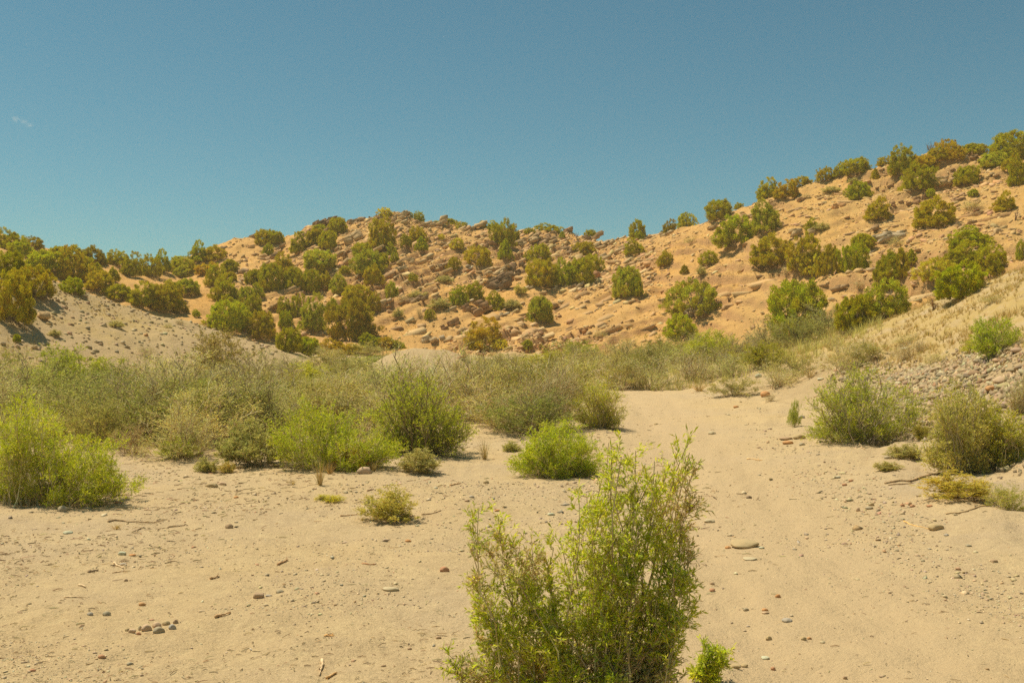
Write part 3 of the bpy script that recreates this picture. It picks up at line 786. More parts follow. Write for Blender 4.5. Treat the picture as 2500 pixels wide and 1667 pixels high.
# ------------------------------------------------------------------ junipers on the hills
# (tile, centre column, foot row, width, height, style, tint, label), rows and columns read inside a tile of the photograph
TILE = {1: (0, 500, 3.357), 2: (600, 480, 3.357), 3: (1200, 480, 3.357), 4: (1800, 300, 3.357), 5: (1800, 700, 3.357), 6: (0, 850, 3.357),
        7: (600, 850, 3.357), 8: (1200, 800, 3.357), 'A': (0, 1150, 3.032), 'B': (600, 1150, 3.032), 'C': (1050, 1050, 2.541), 'D': (1725, 1150, 3.032)}
def px(t, x, y):
    a, b, s = TILE[t]
    return a + x / s, b + y / s
r_, t_, g_ = "round", "tall", "ragged"
JT_LIST = [
 # right hill
 (4, 255, 622, 182, 138, r_, 'g', "green juniper on the right hill skyline, lowest of the skyline clump"),
 (4, 410, 636, 212, 122, r_, 'r', "reddish-brown spreading juniper just right of the lowest skyline juniper"),
 (4, 535, 520, 192, 84, r_, 'o', "flat brownish juniper lying along the right hill skyline"),
 (4, 725, 494, 138, 124, g_, 'o', "ragged yellowish juniper sticking up on the right hill skyline"),
 (4, 845, 458, 98, 98, r_, 'g', "small green juniper touching the left side of a long skyline juniper"),
 (4, 992, 436, 214, 134, r_, 'g', "long domed juniper on the right hill skyline with smooth top"),
 (4, 1205, 360, 118, 78, g_, 'o', "thin low juniper alone on skyline near the right hill top"),
 (4, 1135, 475, 68, 98, t_, 'o', "small pointed juniper standing just below the right skyline"),
 (4, 1003, 645, 190, 150, r_, 'b', "round bright green juniper alone below the long skyline juniper"),
 (4, 1372, 446, 200, 212, r_, 'g', "tall green juniper on the skyline left of the biggest crest juniper"),
 (4, 1520, 430, 270, 172, r_, 'r', "orange-topped juniper rising over the large crest juniper"),
 (4, 1500, 568, 230, 215, r_, 'g', "large green juniper below the orange-topped one on the right crest"),
 (4, 1590, 615, 72, 74, r_, 'b', "tiny bright green juniper at the foot of the large crest juniper"),
 (4, 1940, 608, 78, 68, r_, 'b', "tiny bright green juniper alone right of the crest group"),
 (4, 1740, 300, 190, 156, g_, 'r', "reddish crowned juniper beside the dead tree on the skyline"),
 (4, 1640, 318, 150, 102, r_, 'o', "low olive juniper just right of the dead skyline tree"),
 (4, 1790, 324, 150, 130, r_, 'r', "brownish juniper between the reddish crown and the long right skyline one"),
 (4, 1940, 276, 236, 112, r_, 'g', "broad olive juniper on the skyline near the right corner"),
 (4, 2260, 330, 320, 236, r_, 'g', "largest skyline juniper in the upper right corner"),
 (4, 2110, 384, 224, 132, r_, 'y', "grey-green juniper in front of the corner skyline juniper"),
 (4, 2310, 540, 160, 205, r_, 'g', "dark green juniper at the right edge below the corner juniper"),
 (4, 2245, 410, 140, 100, r_, 'o', "low orange-brown juniper between the corner junipers"),
 (4, 1895, 520, 200, 152, r_, 'g', "mid-size olive juniper in the open below the right crest"),
 (4, 1165, 812, 182, 146, r_, 'o', "roundish juniper in the middle of the red rock ledge"),
 (4, 1615, 886, 308, 222, r_, 'o', "broad olive juniper with dry skirt in the middle of the right hill"),
 (4, 2205, 740, 156, 132, r_, 'o', "leaning juniper near the right edge with bare trunk at its right"),
 (4, 230, 916, 208, 234, r_, 'y', "tall dull green juniper behind the bright left one on the right hill"),
 (3, 2020, 440, 348, 228, r_, 'b', "broad bright green juniper on the left part of the right hill"),
 (4, 612, 892, 100, 82, r_, 'g', "small low juniper next to a dry shrub on the right hill"),
 (4, 1035, 1055, 194, 150, r_, 'g', "olive juniper above the bright one in the right hill's middle"),
 (4, 965, 1245, 212, 232, r_, 'b', "bright green juniper in the row across the middle of the right hill"),
 (4, 275, 1210, 316, 232, r_, 'o', "brownish wide juniper at the left end of the middle row"),
 (4, 570, 1240, 300, 312, g_, 'o', "large greyish juniper full of bare twigs in the middle row"),
 (4, 640, 1266, 230, 190, g_, 'p', "grey twiggy half-dead juniper skirt in the middle row"),
 (4, 785, 1280, 166, 262, t_, 'o', "narrow upright juniper right of the twiggy one"),
 (4, 1255, 1316, 250, 250, t_, 'g', "upright two-peaked juniper left of the tan boulders"),
 (4, 1345, 1290, 130, 240, t_, 'o', "slim darker juniper leaning on the two-peaked one"),
 (4, 1430, 1186, 112, 130, t_, 'g', "small juniper just above the tan boulders"),
 (4, 1920, 1060, 312, 166, r_, 'b', "bright domed juniper at the top of the right-hand cluster"),
 (4, 1880, 1205, 300, 176, r_, 'g', "green juniper in the middle of the right-hand cluster"),
 (4, 2085, 1286, 236, 226, r_, 'g', "green juniper at the right end of the right-hand cluster"),
 (4, 1640, 1316, 244, 196, g_, 'p', "grey half-bare juniper at the left end of the right-hand cluster"),
 (4, 1850, 1470, 362, 274, r_, 'b', "bright juniper at the bottom of the right-hand cluster above the grass slope"),
 (4, 2335, 1140, 90, 160, g_, 'y', "greyish juniper cut by the right edge of the frame"),
 (5, 505, 440, 470, 440, r_, 'b', "largest juniper at the hill foot, behind the second fence post"),
 (5, 985, 392, 310, 320, r_, 'g', "olive juniper at the foot beside the grassy bank"),
 (5, 1235, 300, 380, 330, g_, 'y', "wide grey-green juniper on the grassy bank, right of the olive one"),
 (4, 1250, 1400, 120, 130, t_, 'o', "small orange-brown juniper peeking above the grey-green bank juniper"),
 # left part of the right hill
 (3, 1872, 208, 212, 168, r_, 'g', "round juniper on the skyline at the left end of the right hill"),
 (3, 2030, 88, 72, 52, r_, 'g', "tiny juniper on the skyline above the rounded one"),
 (3, 1592, 246, 142, 138, g_, 'y', "grey-green upright skyline juniper near the notch"),
 (3, 1462, 276, 118, 98, r_, 'd', "dark small skyline juniper left of the grey-green one"),
 (3, 1200, 352, 134, 130, r_, 'g', "skyline juniper standing next to the notch rocks"),
 (3, 1205, 366, 72, 66, r_, 'b', "little bright juniper at the foot of the notch juniper"),
 (3, 1165, 492, 156, 110, r_, 'g', "lone olive juniper below the notch"),
 (3, 1428, 582, 122, 116, r_, 'o', "lone brownish juniper on the bare slope below the skyline pair"),
 (3, 1582, 642, 66, 78, t_, 'd', "tiny dark upright juniper alone on the bare slope"),
 (3, 1785, 574, 156, 118, g_, 'g', "spreading thin juniper below the broad bright one"),
 (3, 1110, 852, 230, 250, r_, 'y', "grey-green juniper in the middle of the bare slope"),
 (3, 1185, 838, 124, 180, t_, 'b', "bright narrow juniper joined to the right of the grey-green one"),
 (3, 1680, 1014, 402, 304, g_, 'y', "big grey-green twiggy juniper low on the right slope"),
 (3, 1580, 830, 150, 120, g_, 'r', "reddish sprig of juniper at the upper left of the big twiggy one"),
 (3, 1550, 1178, 264, 174, r_, 'b', "spreading bright juniper at the slope foot below the twiggy one"),
 (3, 400, 1058, 216, 238, r_, 'y', "grey-green juniper standing alone below the dark ledge"),
 (3, 402, 566, 166, 162, r_, 'g', "upper juniper of the cluster right of the dark ledge"),
 (3, 405, 762, 254, 226, r_, 'o', "lower left juniper of the cluster right of the dark ledge"),
 (3, 600, 748, 176, 204, r_, 'b', "bright juniper in the middle of the cluster by the dark ledge"),
 (3, 740, 742, 220, 216, r_, 'g', "grey-stemmed juniper right of the bright cluster one"),
 (3, 820, 640, 168, 150, r_, 'g', "green juniper at the right end of the ledge cluster"),
 (3, 755, 514, 190, 144, r_, 'o', "brownish juniper above the ledge cluster near the notch"),
 (3, 462, 298, 196, 80, r_, 'g', "low spreading skyline juniper on the middle hill's right end"),
 (3, 310, 316, 92, 58, g_, 'g', "small dark scrubby juniper on the skyline beside the spreading one"),
 (3, 808, 326, 100, 88, r_, 'g', "small skyline juniper by the gully left of the notch"),
 (3, 640, 282, 46, 34, r_, 'g', "tiny shrub juniper between skyline rocks"),
 (3, 580, 352, 52, 62, t_, 'b', "tiny bright juniper under the red skyline rocks"),
 (3, 290, 538, 62, 72, r_, 'g', "small juniper left of the ledge cluster top"),
 (3, 295, 1268, 92, 92, r_, 'y', "small grey-green bush juniper near the dead yucca"),
 # middle hill
 (2, 2100, 420, 180, 200, r_, 'g', "tall skyline juniper, upper of the column on the middle hill"),
 (2, 2190, 400, 120, 130, r_, 'o', "brownish juniper at the right of the skyline column"),
 (2, 2125, 532, 118, 160, t_, 'b', "narrow bright juniper at the foot of the skyline column"),
 (2, 2030, 280, 110, 60, r_, 'y', "low grey-green skyline juniper left of the column"),
 (2, 1145, 174, 114, 80, g_, 'p', "grey bushy juniper on the very summit of the middle hill"),
 (2, 1340, 172, 62, 48, r_, 'g', "tiny skyline juniper right of the summit blocks"),
 (2, 1420, 224, 86, 80, r_, 'y', "dark grey-green juniper just below the summit on the right"),
 (2, 1560, 232, 68, 52, r_, 'y', "tiny grey-green juniper on the skyline right of the summit"),
 (2, 1676, 238, 104, 78, r_, 'g', "round skyline juniper halfway from summit to column"),
 (2, 1775, 278, 112, 66, g_, 'g', "thin scrubby juniper on the skyline beside the round one"),
 (2, 1945, 262, 62, 48, r_, 'y', "tiny grey shrub juniper on the skyline left of the column"),
 (2, 745, 318, 156, 148, r_, 'g', "juniper growing at the right of the dark skyline caprock"),
 (2, 600, 300, 110, 66, r_, 'b', "low green juniper under the dark skyline caprock"),
 (2, 150, 412, 160, 130, r_, 'o', "brownish juniper on the skyline shoulder left of the caprock"),
 (2, 235, 400, 150, 120, r_, 'g', "green juniper right beside the brownish shoulder one"),
 (2, 182, 498, 88, 98, r_, 'b', "small bright juniper below the shoulder pair"),
 (2, 435, 480, 156, 136, r_, 'g', "rounded juniper at the left of the caprock group"),
 (2, 575, 420, 190, 160, r_, 'o', "brownish juniper in the middle of the caprock group"),
 (2, 670, 445, 150, 150, r_, 'g', "green juniper at the right of the caprock group"),
 (2, 600, 614, 266, 162, r_, 'y', "wide grey-green juniper below the caprock group"),
 (2, 455, 318, 58, 34, r_, 'y', "tiny low shrub juniper on the skyline by the caprock"),
 (2, 1100, 444, 192, 226, r_, 'o', "tall olive juniper high under the summit"),
 (2, 955, 512, 164, 122, r_, 'g', "green juniper left of the tall one under the summit"),
 (2, 1000, 650, 240, 196, r_, 'y', "wide grey-green juniper under the tall summit juniper"),
 (2, 1120, 590, 110, 130, r_, 'g', "green juniper on the right side of the wide grey-green one"),
 (2, 1040, 736, 156, 152, r_, 'o', "brownish juniper at the bottom of the under-summit group"),
 (2, 1190, 502, 84, 92, r_, 'y', "small pale juniper right of the under-summit group"),
 (2, 1218, 544, 74, 70, r_, 'y', "small pale lower juniper right of the under-summit group"),
 (2, 1310, 424, 86, 110, t_, 'g', "left juniper of the trio right of the summit slope"),
 (2, 1405, 390, 150, 116, r_, 'o', "upper juniper of the trio right of the summit slope"),
 (2, 1440, 452, 104, 112, t_, 'b', "bright lower juniper of the trio right of the summit slope"),
 (2, 1600, 368, 54, 54, r_, 'p', "pale small shrub on the slope between trio and column"),
 (2, 1732, 442, 116, 100, g_, 'p', "pale grey-green shrubby juniper left of the column"),
 (2, 810, 642, 88, 68, r_, 'g', "small round juniper alone left of the under-summit group"),
 (2, 1705, 614, 98, 110, r_, 'o', "small upright juniper in the middle of the rocky slope"),
 (2, 1910, 592, 222, 176, g_, 'o', "olive-grey spreading juniper below the column"),
 (2, 60, 734, 132, 138, r_, 'g', "leftmost juniper of the long row low on the middle hill"),
 (2, 195, 806, 200, 226, r_, 'g', "second juniper from the left in the long row"),
 (2, 300, 640, 170, 136, r_, 'o', "brownish juniper above the long row"),
 (2, 385, 812, 196, 232, r_, 'g', "third juniper from the left in the long row"),
 (2, 530, 806, 152, 184, r_, 'g', "fourth juniper from the left in the long row"),
 (2, 645, 764, 120, 130, r_, 'o', "brownish fifth juniper in the long row"),
 (2, 755, 814, 144, 148, r_, 'y', "twiggy juniper at the right end of the long row"),
 (2, 614, 664, 84, 84, r_, 'o', "small brownish juniper just above the long row"),
 (2, 92, 834, 98, 88, r_, 'b', "small bright juniper below the left end of the long row"),
 (2, 1195, 868, 114, 140, r_, 'y', "grey-green upright juniper alone on the rubble slope"),
 (2, 1370, 704, 74, 64, r_, 'g', "small juniper in the middle of the rubble slope"),
 (2, 1742, 914, 148, 150, r_, 'b', "bright juniper on top of the red ledge, left one"),
 (2, 1862, 860, 150, 136, r_, 'g', "green juniper on top of the red ledge, right one"),
 (2, 2045, 954, 146, 146, r_, 'g', "round juniper just right of the red ledge"),
 (2, 1500, 1018, 82, 92, g_, 'g', "small juniper left of the red ledge"),
 (2, 905, 898, 246, 158, r_, 'o', "dark brownish juniper above the biggest dark juniper"),
 (2, 868, 1206, 338, 336, r_, 'd', "biggest dark olive juniper at the foot of the middle hill"),
 (2, 1050, 954, 112, 144, r_, 'o', "small oval juniper right of the dark brownish one"),
 (2, 712, 1042, 134, 166, r_, 'g', "juniper tucked at the left of the biggest dark juniper"),
 (2, 415, 1006, 126, 186, g_, 'g', "twiggy upright juniper low on the left slope"),
 (2, 312, 985, 120, 116, r_, 'g', "small juniper left of the twiggy upright one"),
 (2, 325, 1084, 112, 120, r_, 'b', "small bright juniper below the twiggy upright one"),
 (2, 545, 1124, 192, 244, r_, 'y', "grey-green upright juniper left of the biggest dark one"),
 (2, 1950, 1298, 318, 218, r_, 'r', "rust-brown dome-shaped juniper at the hill foot"),
 (2, 2085, 1262, 120, 90, g_, 'p', "grey bare skirt of twigs right of the rust-brown dome"),
 (2, 350, 1296, 204, 200, r_, 'g', "green juniper at the foot behind the thicket, left one"),
 (2, 500, 1318, 230, 164, r_, 'b', "green juniper at the foot behind the thicket, middle one"),
 (2, 710, 1330, 214, 136, r_, 'r', "orange-brown juniper at the foot behind the thicket"),
 (2, 1005, 1252, 146, 110, r_, 'b', "bright low juniper behind the gravel mound, left"),
 (2, 1140, 1256, 164, 104, r_, 'r', "orange low juniper behind the gravel mound, middle"),
 (2, 1250, 1258, 104, 58, r_, 'b', "low green juniper behind the gravel mound, right"),
 (2, 880, 1300, 130, 80, r_, 'o', "low olive juniper between the orange one and the mound"),
 # left hill and saddle
 (1, 50, 385, 200, 160, r_, 'g', "juniper on the left skyline at the frame edge"),
 (1, 150, 445, 190, 140, r_, 'b', "bright juniper below the left edge skyline juniper"),
 (1, 272, 372, 156, 104, g_, 'd', "dark thin-topped skyline juniper on the left hill"),
 (1, 370, 574, 310, 200, r_, 'b', "broad bright juniper in the left hill belt"),
 (1, 475, 440, 170, 104, r_, 'g', "flat-topped skyline juniper on the left hill"),
 (1, 590, 480, 180, 120, r_, 'g', "skyline juniper in the middle of the left belt"),
 (1, 740, 500, 190, 132, r_, 'd', "dark skyline juniper at the right end of the left belt"),
 (1, 840, 500, 70, 90, t_, 'g', "small upright skyline juniper just right of the left belt"),
 (1, 600, 660, 300, 230, r_, 'o', "wide brownish juniper in the left belt"),
 (1, 590, 752, 176, 130, r_, 'b', "bright low juniper at the bottom of the left belt"),
 (1, 740, 640, 190, 150, r_, 'g', "green juniper right of the wide brownish belt one"),
 (1, 800, 720, 220, 180, r_, 'o', "olive juniper on the lower right of the left belt"),
 (1, 922, 642, 100, 120, t_, 'g', "upright small juniper beside the pale saddle slope"),
 (1, 960, 790, 220, 140, r_, 'g', "juniper along the spur crest right of the belt"),
 (1, 90, 1010, 320, 380, r_, 'o', "large brownish juniper low at the left frame edge"),
 (1, 60, 640, 260, 230, r_, 'g', "green juniper above the large one at the left frame edge"),
 (1, 280, 790, 300, 270, g_, 'o', "twiggy brown juniper right of the large left edge one"),
 (1, 130, 770, 200, 200, r_, 'o', "olive juniper between the large left edge ones"),
 (1, 955, 508, 176, 110, r_, 'g', "juniper on the saddle skyline, left of the pair"),
 (1, 1060, 452, 122, 78, g_, 'p', "pale thin juniper top on the saddle skyline"),
 (1, 1070, 602, 166, 156, r_, 'g', "left juniper of the two on the pale saddle slope"),
 (1, 1225, 606, 180, 174, g_, 'g', "twiggy right juniper of the two on the pale saddle slope"),
 (1, 1320, 566, 136, 146, r_, 'b', "bright juniper right of the twiggy saddle one"),
 (1, 1465, 458, 124, 52, r_, 'y', "small cap of juniper on the saddle skyline"),
 (1, 1622, 484, 144, 140, r_, 'b', "round bright skyline juniper at the saddle's right"),
 (1, 1740, 476, 200, 116, r_, 'o', "brownish juniper beside the round bright skyline one"),
 (1, 1480, 572, 210, 120, r_, 'g', "low juniper below the saddle skyline cap"),
 (1, 1482, 604, 134, 84, r_, 'y', "small grey-green juniper on the pale saddle slope"),
 (1, 1700, 584, 220, 92, r_, 'r', "low orange-brown juniper under the round bright one"),
 (1, 1880, 566, 132, 120, r_, 'g', "green juniper right of the saddle brush near the bare slope"),
 (1, 1765, 696, 170, 170, r_, 'g', "green juniper at the top of the gully chain"),
 (1, 1880, 660, 120, 110, r_, 'o', "olive small juniper right of the gully chain top"),
 (1, 1832, 814, 216, 180, r_, 'g', "round juniper in the middle of the gully chain"),
 (1, 1310, 886, 260, 200, r_, 'o', "brownish juniper behind the spur crest"),
 (1, 1165, 850, 250, 160, r_, 'g', "green juniper behind the left part of the spur crest"),
 (1, 1400, 770, 180, 130, r_, 'g', "juniper on the dark patch above the spur crest"),
 (1, 1520, 752, 220, 146, r_, 'y', "grey-green juniper at the right above the spur crest"),
 (1, 1460, 896, 150, 114, g_, 'd', "dark twiggy juniper at the right end behind the spur"),
 (1, 1604, 924, 64, 54, r_, 'b', "tiny bright juniper alone on the pale spur slope"),
 (1, 1850, 1066, 300, 256, r_, 'b', "broad bright juniper at the bottom of the gully chain"),
 (1, 2012, 834, 134, 146, r_, 'y', "grey-green juniper right of the round gully one"),
 (1, 2070, 934, 146, 166, r_, 'g', "juniper at the lower right of the gully chain"),
 (1, 1960, 960, 150, 150, r_, 'y', "dull juniper in the middle low gully chain"),
 (1, 2130, 1116, 226, 220, r_, 'o', "olive juniper at the lower right end of the gully chain"),
 (1, 135, 1134, 64, 74, r_, 'b', "tiny bright green bush under the left edge junipers"),
]
rj = random.Random(11)
JGROUP = "junipers dotted over the hills"
for (t, cx, by, w, h, st, tint_, lab) in JT_LIST:
    u, v = px(t, cx, by)
    s = TILE[t][2]
    p = spot(u, v - .12 * h / s, ymin=24)
    wm, hm = w / s / F * p[1] * 1.04, h / s / F * p[1] * 1.02
    tr, cr = rj.choice(JUNIPERS[st])
    c = np.array(JT[tint_]) * (1 + .08 * rj.uniform(-1, 1))
    root = bpy.data.objects.new("juniper", None); COL.objects.link(root)
    root.empty_display_size = .2
    root.location = (p[0], p[1] + wm * .12, p[2] - .04 * hm); root.scale = (wm, wm, hm); root.rotation_euler = (0, 0, rj.uniform(0, 6.283))
    tag(root, lab, "juniper", JGROUP)
    obj("trunk", tr, root, None, (1, 1, 1) if st != g_ else (1.25, 1.25, 1.25))
    obj("crown", cr, root, None, tuple(c))

# ------------------------------------------------------------------ brush and shrubs of the wash
rb = random.Random(5)
def brush(kind, u, y, w, h, label, group=None, color=(1, 1, 1), cat="bush", name="desert_bush", stem=(1, 1, 1)):
    p = at_depth(u, y)
    ms = BR[kind][rb.randrange(len(BR[kind]))]
    return place_plant(name, ms, (p[0], p[1], p[2] - .01), (w * 1.32, w * 1.25, h * 1.02), rb.uniform(0, 6.283), label, cat, group, color, stem)

def brush_px(kind, t, cx, by, w, h, label, group=None, color=(1, 1, 1), **kw):
    u, v = px(t, cx, by); s = TILE[t][2]
    p = spot(u, v, ymin=3)
    return brush(kind, u, p[1], w / s / F * p[1], h / s / F * p[1], label, group, color, **kw)

def inside(pts, poly_):
    x, y = pts[:, 0], pts[:, 1]; r = np.zeros(len(pts), bool); n = len(poly_)
    for i in range(n):
        x1, y1 = poly_[i]; x2, y2 = poly_[(i + 1) % n]
        c = ((y1 > y) != (y2 > y)) & (x < (x2 - x1) * (y - y1) / (y2 - y1 + 1e-9) + x1)
        r ^= c
    return r

def shaped_plant(name, t, outline, base, ntip, seed, label, cat="bush", depth=.6, group=None, color=(1, 1, 1), stem=(1, 1, 1), extra_tips=(), y0=None, edge=.45, stemname="stems", **kw):
    """a bush whose tips fill the given outline (photo tile coordinates) and a real depth"""
    rng = np.random.default_rng(seed)
    s = TILE[t][2]
    poly_ = np.array([px(t, *q) for q in outline])
    bu, bv = px(t, *base)
    p0 = spot(bu, bv, ymin=2) if y0 is None else at_depth(bu, y0)
    y = p0[1]
    lo, hi = poly_.min(0), poly_.max(0)
    c = rng.uniform(lo, hi, (ntip * 12, 2)); c = c[inside(c, poly_)][:ntip]
    # push part of the tips out to the outline
    k = int(len(c) * edge)
    j = rng.integers(0, len(poly_), k); tt = rng.random((k, 1))
    c[:k] = poly_[j] * (1 - tt) + poly_[(j + 1) % len(poly_)] * tt
    c[:k] = c[:k] * .97 + np.array([bu, (bv + lo[1]) / 2]) * .03
    ex = np.array([px(t, *q) for q in extra_tips]).reshape(-1, 2)
    c = np.concatenate([ex, c])
    wm = (hi[0] - lo[0]) / F * y
    rel = np.abs(c[:, 0] - (lo[0] + hi[0]) / 2) / ((hi[0] - lo[0]) / 2)
    dy = rng.uniform(-1, 1, len(c)) * wm * .5 * depth * np.sqrt(np.clip(1 - rel ** 2 * .8, .1, 1))
    dy[:len(ex)] *= .5
    yy = y + dy
    tips = np.c_[(c[:, 0] - CX) / F * yy - p0[0], dy, np.maximum(CAMZ + (HV - c[:, 1]) / F * yy - p0[2], .03 * wm + .02)]
    k = kw.get('side_len', .2) * (.2 if len(ex) else .25)
    if not len(ex): tips = tips * rng.uniform(.78, 1.14, (len(tips), 1))
    tips = tips - unit(tips) * np.minimum(k, .3 * np.linalg.norm(tips, axis=1, keepdims=True))
    st, lv = make_plant(tips, rng, **kw)
    return place_plant(name, plant_meshes(name, st, lv), tuple(p0), (1, 1, 1), 0, label, cat, group, color, stem, stemname=stemname)

# --- the shrub in the foreground and the sprout beside it
FORE = [(285, 465), (255, 500), (410, 545), (400, 580), (320, 660), (470, 690), (620, 650), (540, 670), (690, 740), (800, 640), (760, 700), (920, 620), (945, 555), (925, 420), (970, 360), (1010, 420), (1060, 300), (1110, 45), (1130, 60), (1180, 60), (1190, 130), (1280, 95), (1260, 140), (1400, 160), (1420, 220), (1390, 240),
        (1480, 220), (1470, 260), (1600, 65), (1620, 110), (1650, 190), (1590, 200), (1560, 280), (1660, 410), (1610, 430), (1620, 540), (1600, 600), (1640, 740), (1630, 950), (1640, 1110), (1560, 1230), (1540, 1400), (205, 910), (240, 970), (250, 890), (280, 1080), (270, 1180), (80, 1365), (120, 1380), (160, 1420), (90, 1490), (240, 1440), (560, 790), (530, 890), (1230, 250), (1330, 340), (1060, 480)]
shaped_plant("leafy_shrub", 'C', [(360, 780), (480, 800), (560, 900), (700, 760), (900, 650), (1030, 600), (1110, 430), (1180, 340), (1270, 390), (1320, 570), (1430, 600), (1560, 640), (1610, 740), (1610, 1000), (1540, 1250), (1480, 1560), (900, 1600), (300, 1600), (150, 1420), (280, 1350), (270, 1150), (250, 1000), (300, 880)],
             (980, 1830), 66, 31, "tall bright green shrub with narrow leaves close to the camera", "shrub", depth=.5, extra_tips=FORE, edge=.25,
             base_frac=.42, base_r=.06, stem_r=.0055, side_n=20, side_len=.115, side_from=.12, twig_n=3, twig_len=.04, leaf_n=5, stem_leaf=10, leaf_len=.028, leaf_w=.0066, spread=1.05,
             pal=FORE_PAL, twig_pal=[(3, (.62, .50, .26)), (2, (.50, .38, .19)), (2, (.40, .30, .15))], up=.5,
             dry=lambda p: .13 + .65 * sstep(.15, .5, vnoise(p[:, 0] * 4.2, p[:, 1] * 4.2, p[:, 2] * 4.2, 77)))
shaped_plant("leafy_sprout", 'C', [(1690, 1290), (1740, 1270), (1780, 1340), (1880, 1350), (1850, 1410), (1790, 1450), (1800, 1560), (1620, 1560), (1610, 1470), (1690, 1420)],
             (1710, 1640), 26, 32, "small green leafy sprout at the bottom edge right of the tall shrub", "sprout", depth=.6,
             base_frac=.2, base_r=.015, stem_r=.004, side_n=9, side_len=.09, side_from=.35, twig_n=2, twig_len=.03, leaf_n=4, stem_leaf=6, leaf_len=.027, leaf_w=.0065, pal=FORE_PAL, up=.5)

# --- named bushes
shaped_plant("desert_bush", 6, [(-260, 640), (-100, 600), (0, 560), (110, 470), (130, 430), (210, 420), (160, 540), (330, 545), (470, 560), (480, 690), (640, 700), (770, 830), (840, 750), (985, 760), (960, 860), (1020, 950), (1050, 1040), (1165, 1140), (1000, 1190), (650, 1250), (300, 1280), (0, 1340), (-260, 1370)],
             (300, 1270), 250, 41, "large feathery bright green bush cut by the left frame edge", depth=.6, base_frac=.62, base_r=.14, stem_r=.006, side_n=11, side_len=.20, side_from=.3,
             twig_n=4, twig_len=.07, leaf_n=6, leaf_len=.032, leaf_w=.0062, pal=GREEN_PAL, color=(1.02, 1.08, .7), dry=lambda p: .04 + .4 * sstep(.3, .6, vnoise(p[:, 0] * 2.5, p[:, 1] * 2.5, p[:, 2] * 2.5, 9)))
shaped_plant("desert_bush", 7, [(150, 660), (300, 560), (420, 490), (560, 470), (800, 540), (950, 600), (1150, 600), (1270, 800), (1250, 900), (1000, 985), (700, 1000), (420, 970), (260, 900), (200, 780)],
             (700, 985), 150, 42, "spreading green bush behind the golden grass tuft", depth=.7, base_frac=.55, base_r=.12, stem_r=.007, side_n=10, side_len=.24, side_from=.25, twig_n=4, twig_len=.09, leaf_n=6, leaf_len=.036, leaf_w=.0092,
             color=(.96, 1.04, .75), dry=lambda p: .04 + .5 * sstep(.35, .65, vnoise(p[:, 0] * 2, p[:, 1] * 2, p[:, 2] * 2, 19)))
shaped_plant("desert_bush", 7, [(960, 430), (1150, 290), (1260, 180), (1400, 250), (1550, 270), (1700, 380), (1800, 520), (1920, 650), (1800, 820), (1600, 880), (1350, 850), (1150, 840), (1000, 700)],
             (1450, 860), 120, 43, "tall dark-stemmed green bush in front of the grey thicket", depth=.8, base_frac=.22, base_r=.09, stem_r=.013, side_n=10, side_len=.34, side_from=.25, twig_n=4, twig_len=.12, leaf_n=6, leaf_len=.036, leaf_w=.0092,
             twig_pal=[(3, (.24, .175, .10)), (3, (.36, .27, .16))], color=(.95, 1.02, .85))
shaped_plant("desert_bush", 8, [(130, 1130), (230, 1000), (330, 900), (420, 800), (560, 800), (650, 790), (760, 900), (880, 1000), (920, 1130), (800, 1210), (500, 1230), (250, 1220)],
             (530, 1225), 130, 44, "low green bush left of the trail behind the tall shrub", depth=.8, base_frac=.4, base_r=.10, stem_r=.006, side_n=10, side_len=.22, side_from=.25, twig_n=4, twig_len=.08, leaf_n=6, leaf_len=.034, leaf_w=.009, color=(.95, 1.04, .7))
shaped_plant("desert_bush", 8, [(620, 640), (700, 500), (830, 480), (890, 400), (980, 430), (960, 520), (1060, 580), (1130, 680), (1080, 800), (950, 830), (800, 820), (650, 760)],
             (900, 815), 80, 45, "olive bush with pale dead branch at the trail's left edge", depth=.8, base_frac=.25, base_r=.08, stem_r=.012, side_n=10, side_len=.34, side_from=.25, twig_n=4, twig_len=.12, leaf_n=5, leaf_len=.034, leaf_w=.0092, color=(1, 1, .8))
shaped_plant("bare_bush", 8, [(-60, 640), (150, 560), (300, 400), (420, 330), (560, 290), (700, 310), (720, 480), (620, 700), (450, 850), (100, 840), (-60, 800)],
             (330, 835), 90, 46, "bare grey twiggy bush left of the olive trail-edge bush", depth=.8, base_frac=.35, base_r=.12, stem_r=.013, side_n=11, side_len=.40, side_from=.2, twig_n=7, twig_len=.15, leaf_n=1, leaf_len=.03, leaf_w=.007, pal=GREY_PAL)
shaped_plant("desert_bush", 5, [(580, 920), (760, 800), (880, 740), (960, 660), (1060, 680), (1180, 780), (1400, 850), (1510, 900), (1560, 1000), (1520, 1120), (1400, 1180), (1100, 1240), (900, 1290), (650, 1280), (560, 1220), (640, 1120)],
             (1000, 1265), 130, 47, "wide green bush right of the trail below the stony bank", depth=.7, base_frac=.3, base_r=.12, stem_r=.012, side_n=10, side_len=.32, side_from=.25, twig_n=4, twig_len=.11, leaf_n=6, leaf_len=.036, leaf_w=.0092,
             twig_pal=[(3, (.40, .32, .2)), (2, (.5, .41, .27))], color=(.95, 1.02, .8), dry=lambda p: .05 + .3 * sstep(.4, .7, vnoise(p[:, 0] * 2, p[:, 1] * 2, p[:, 2] * 2, 29)))
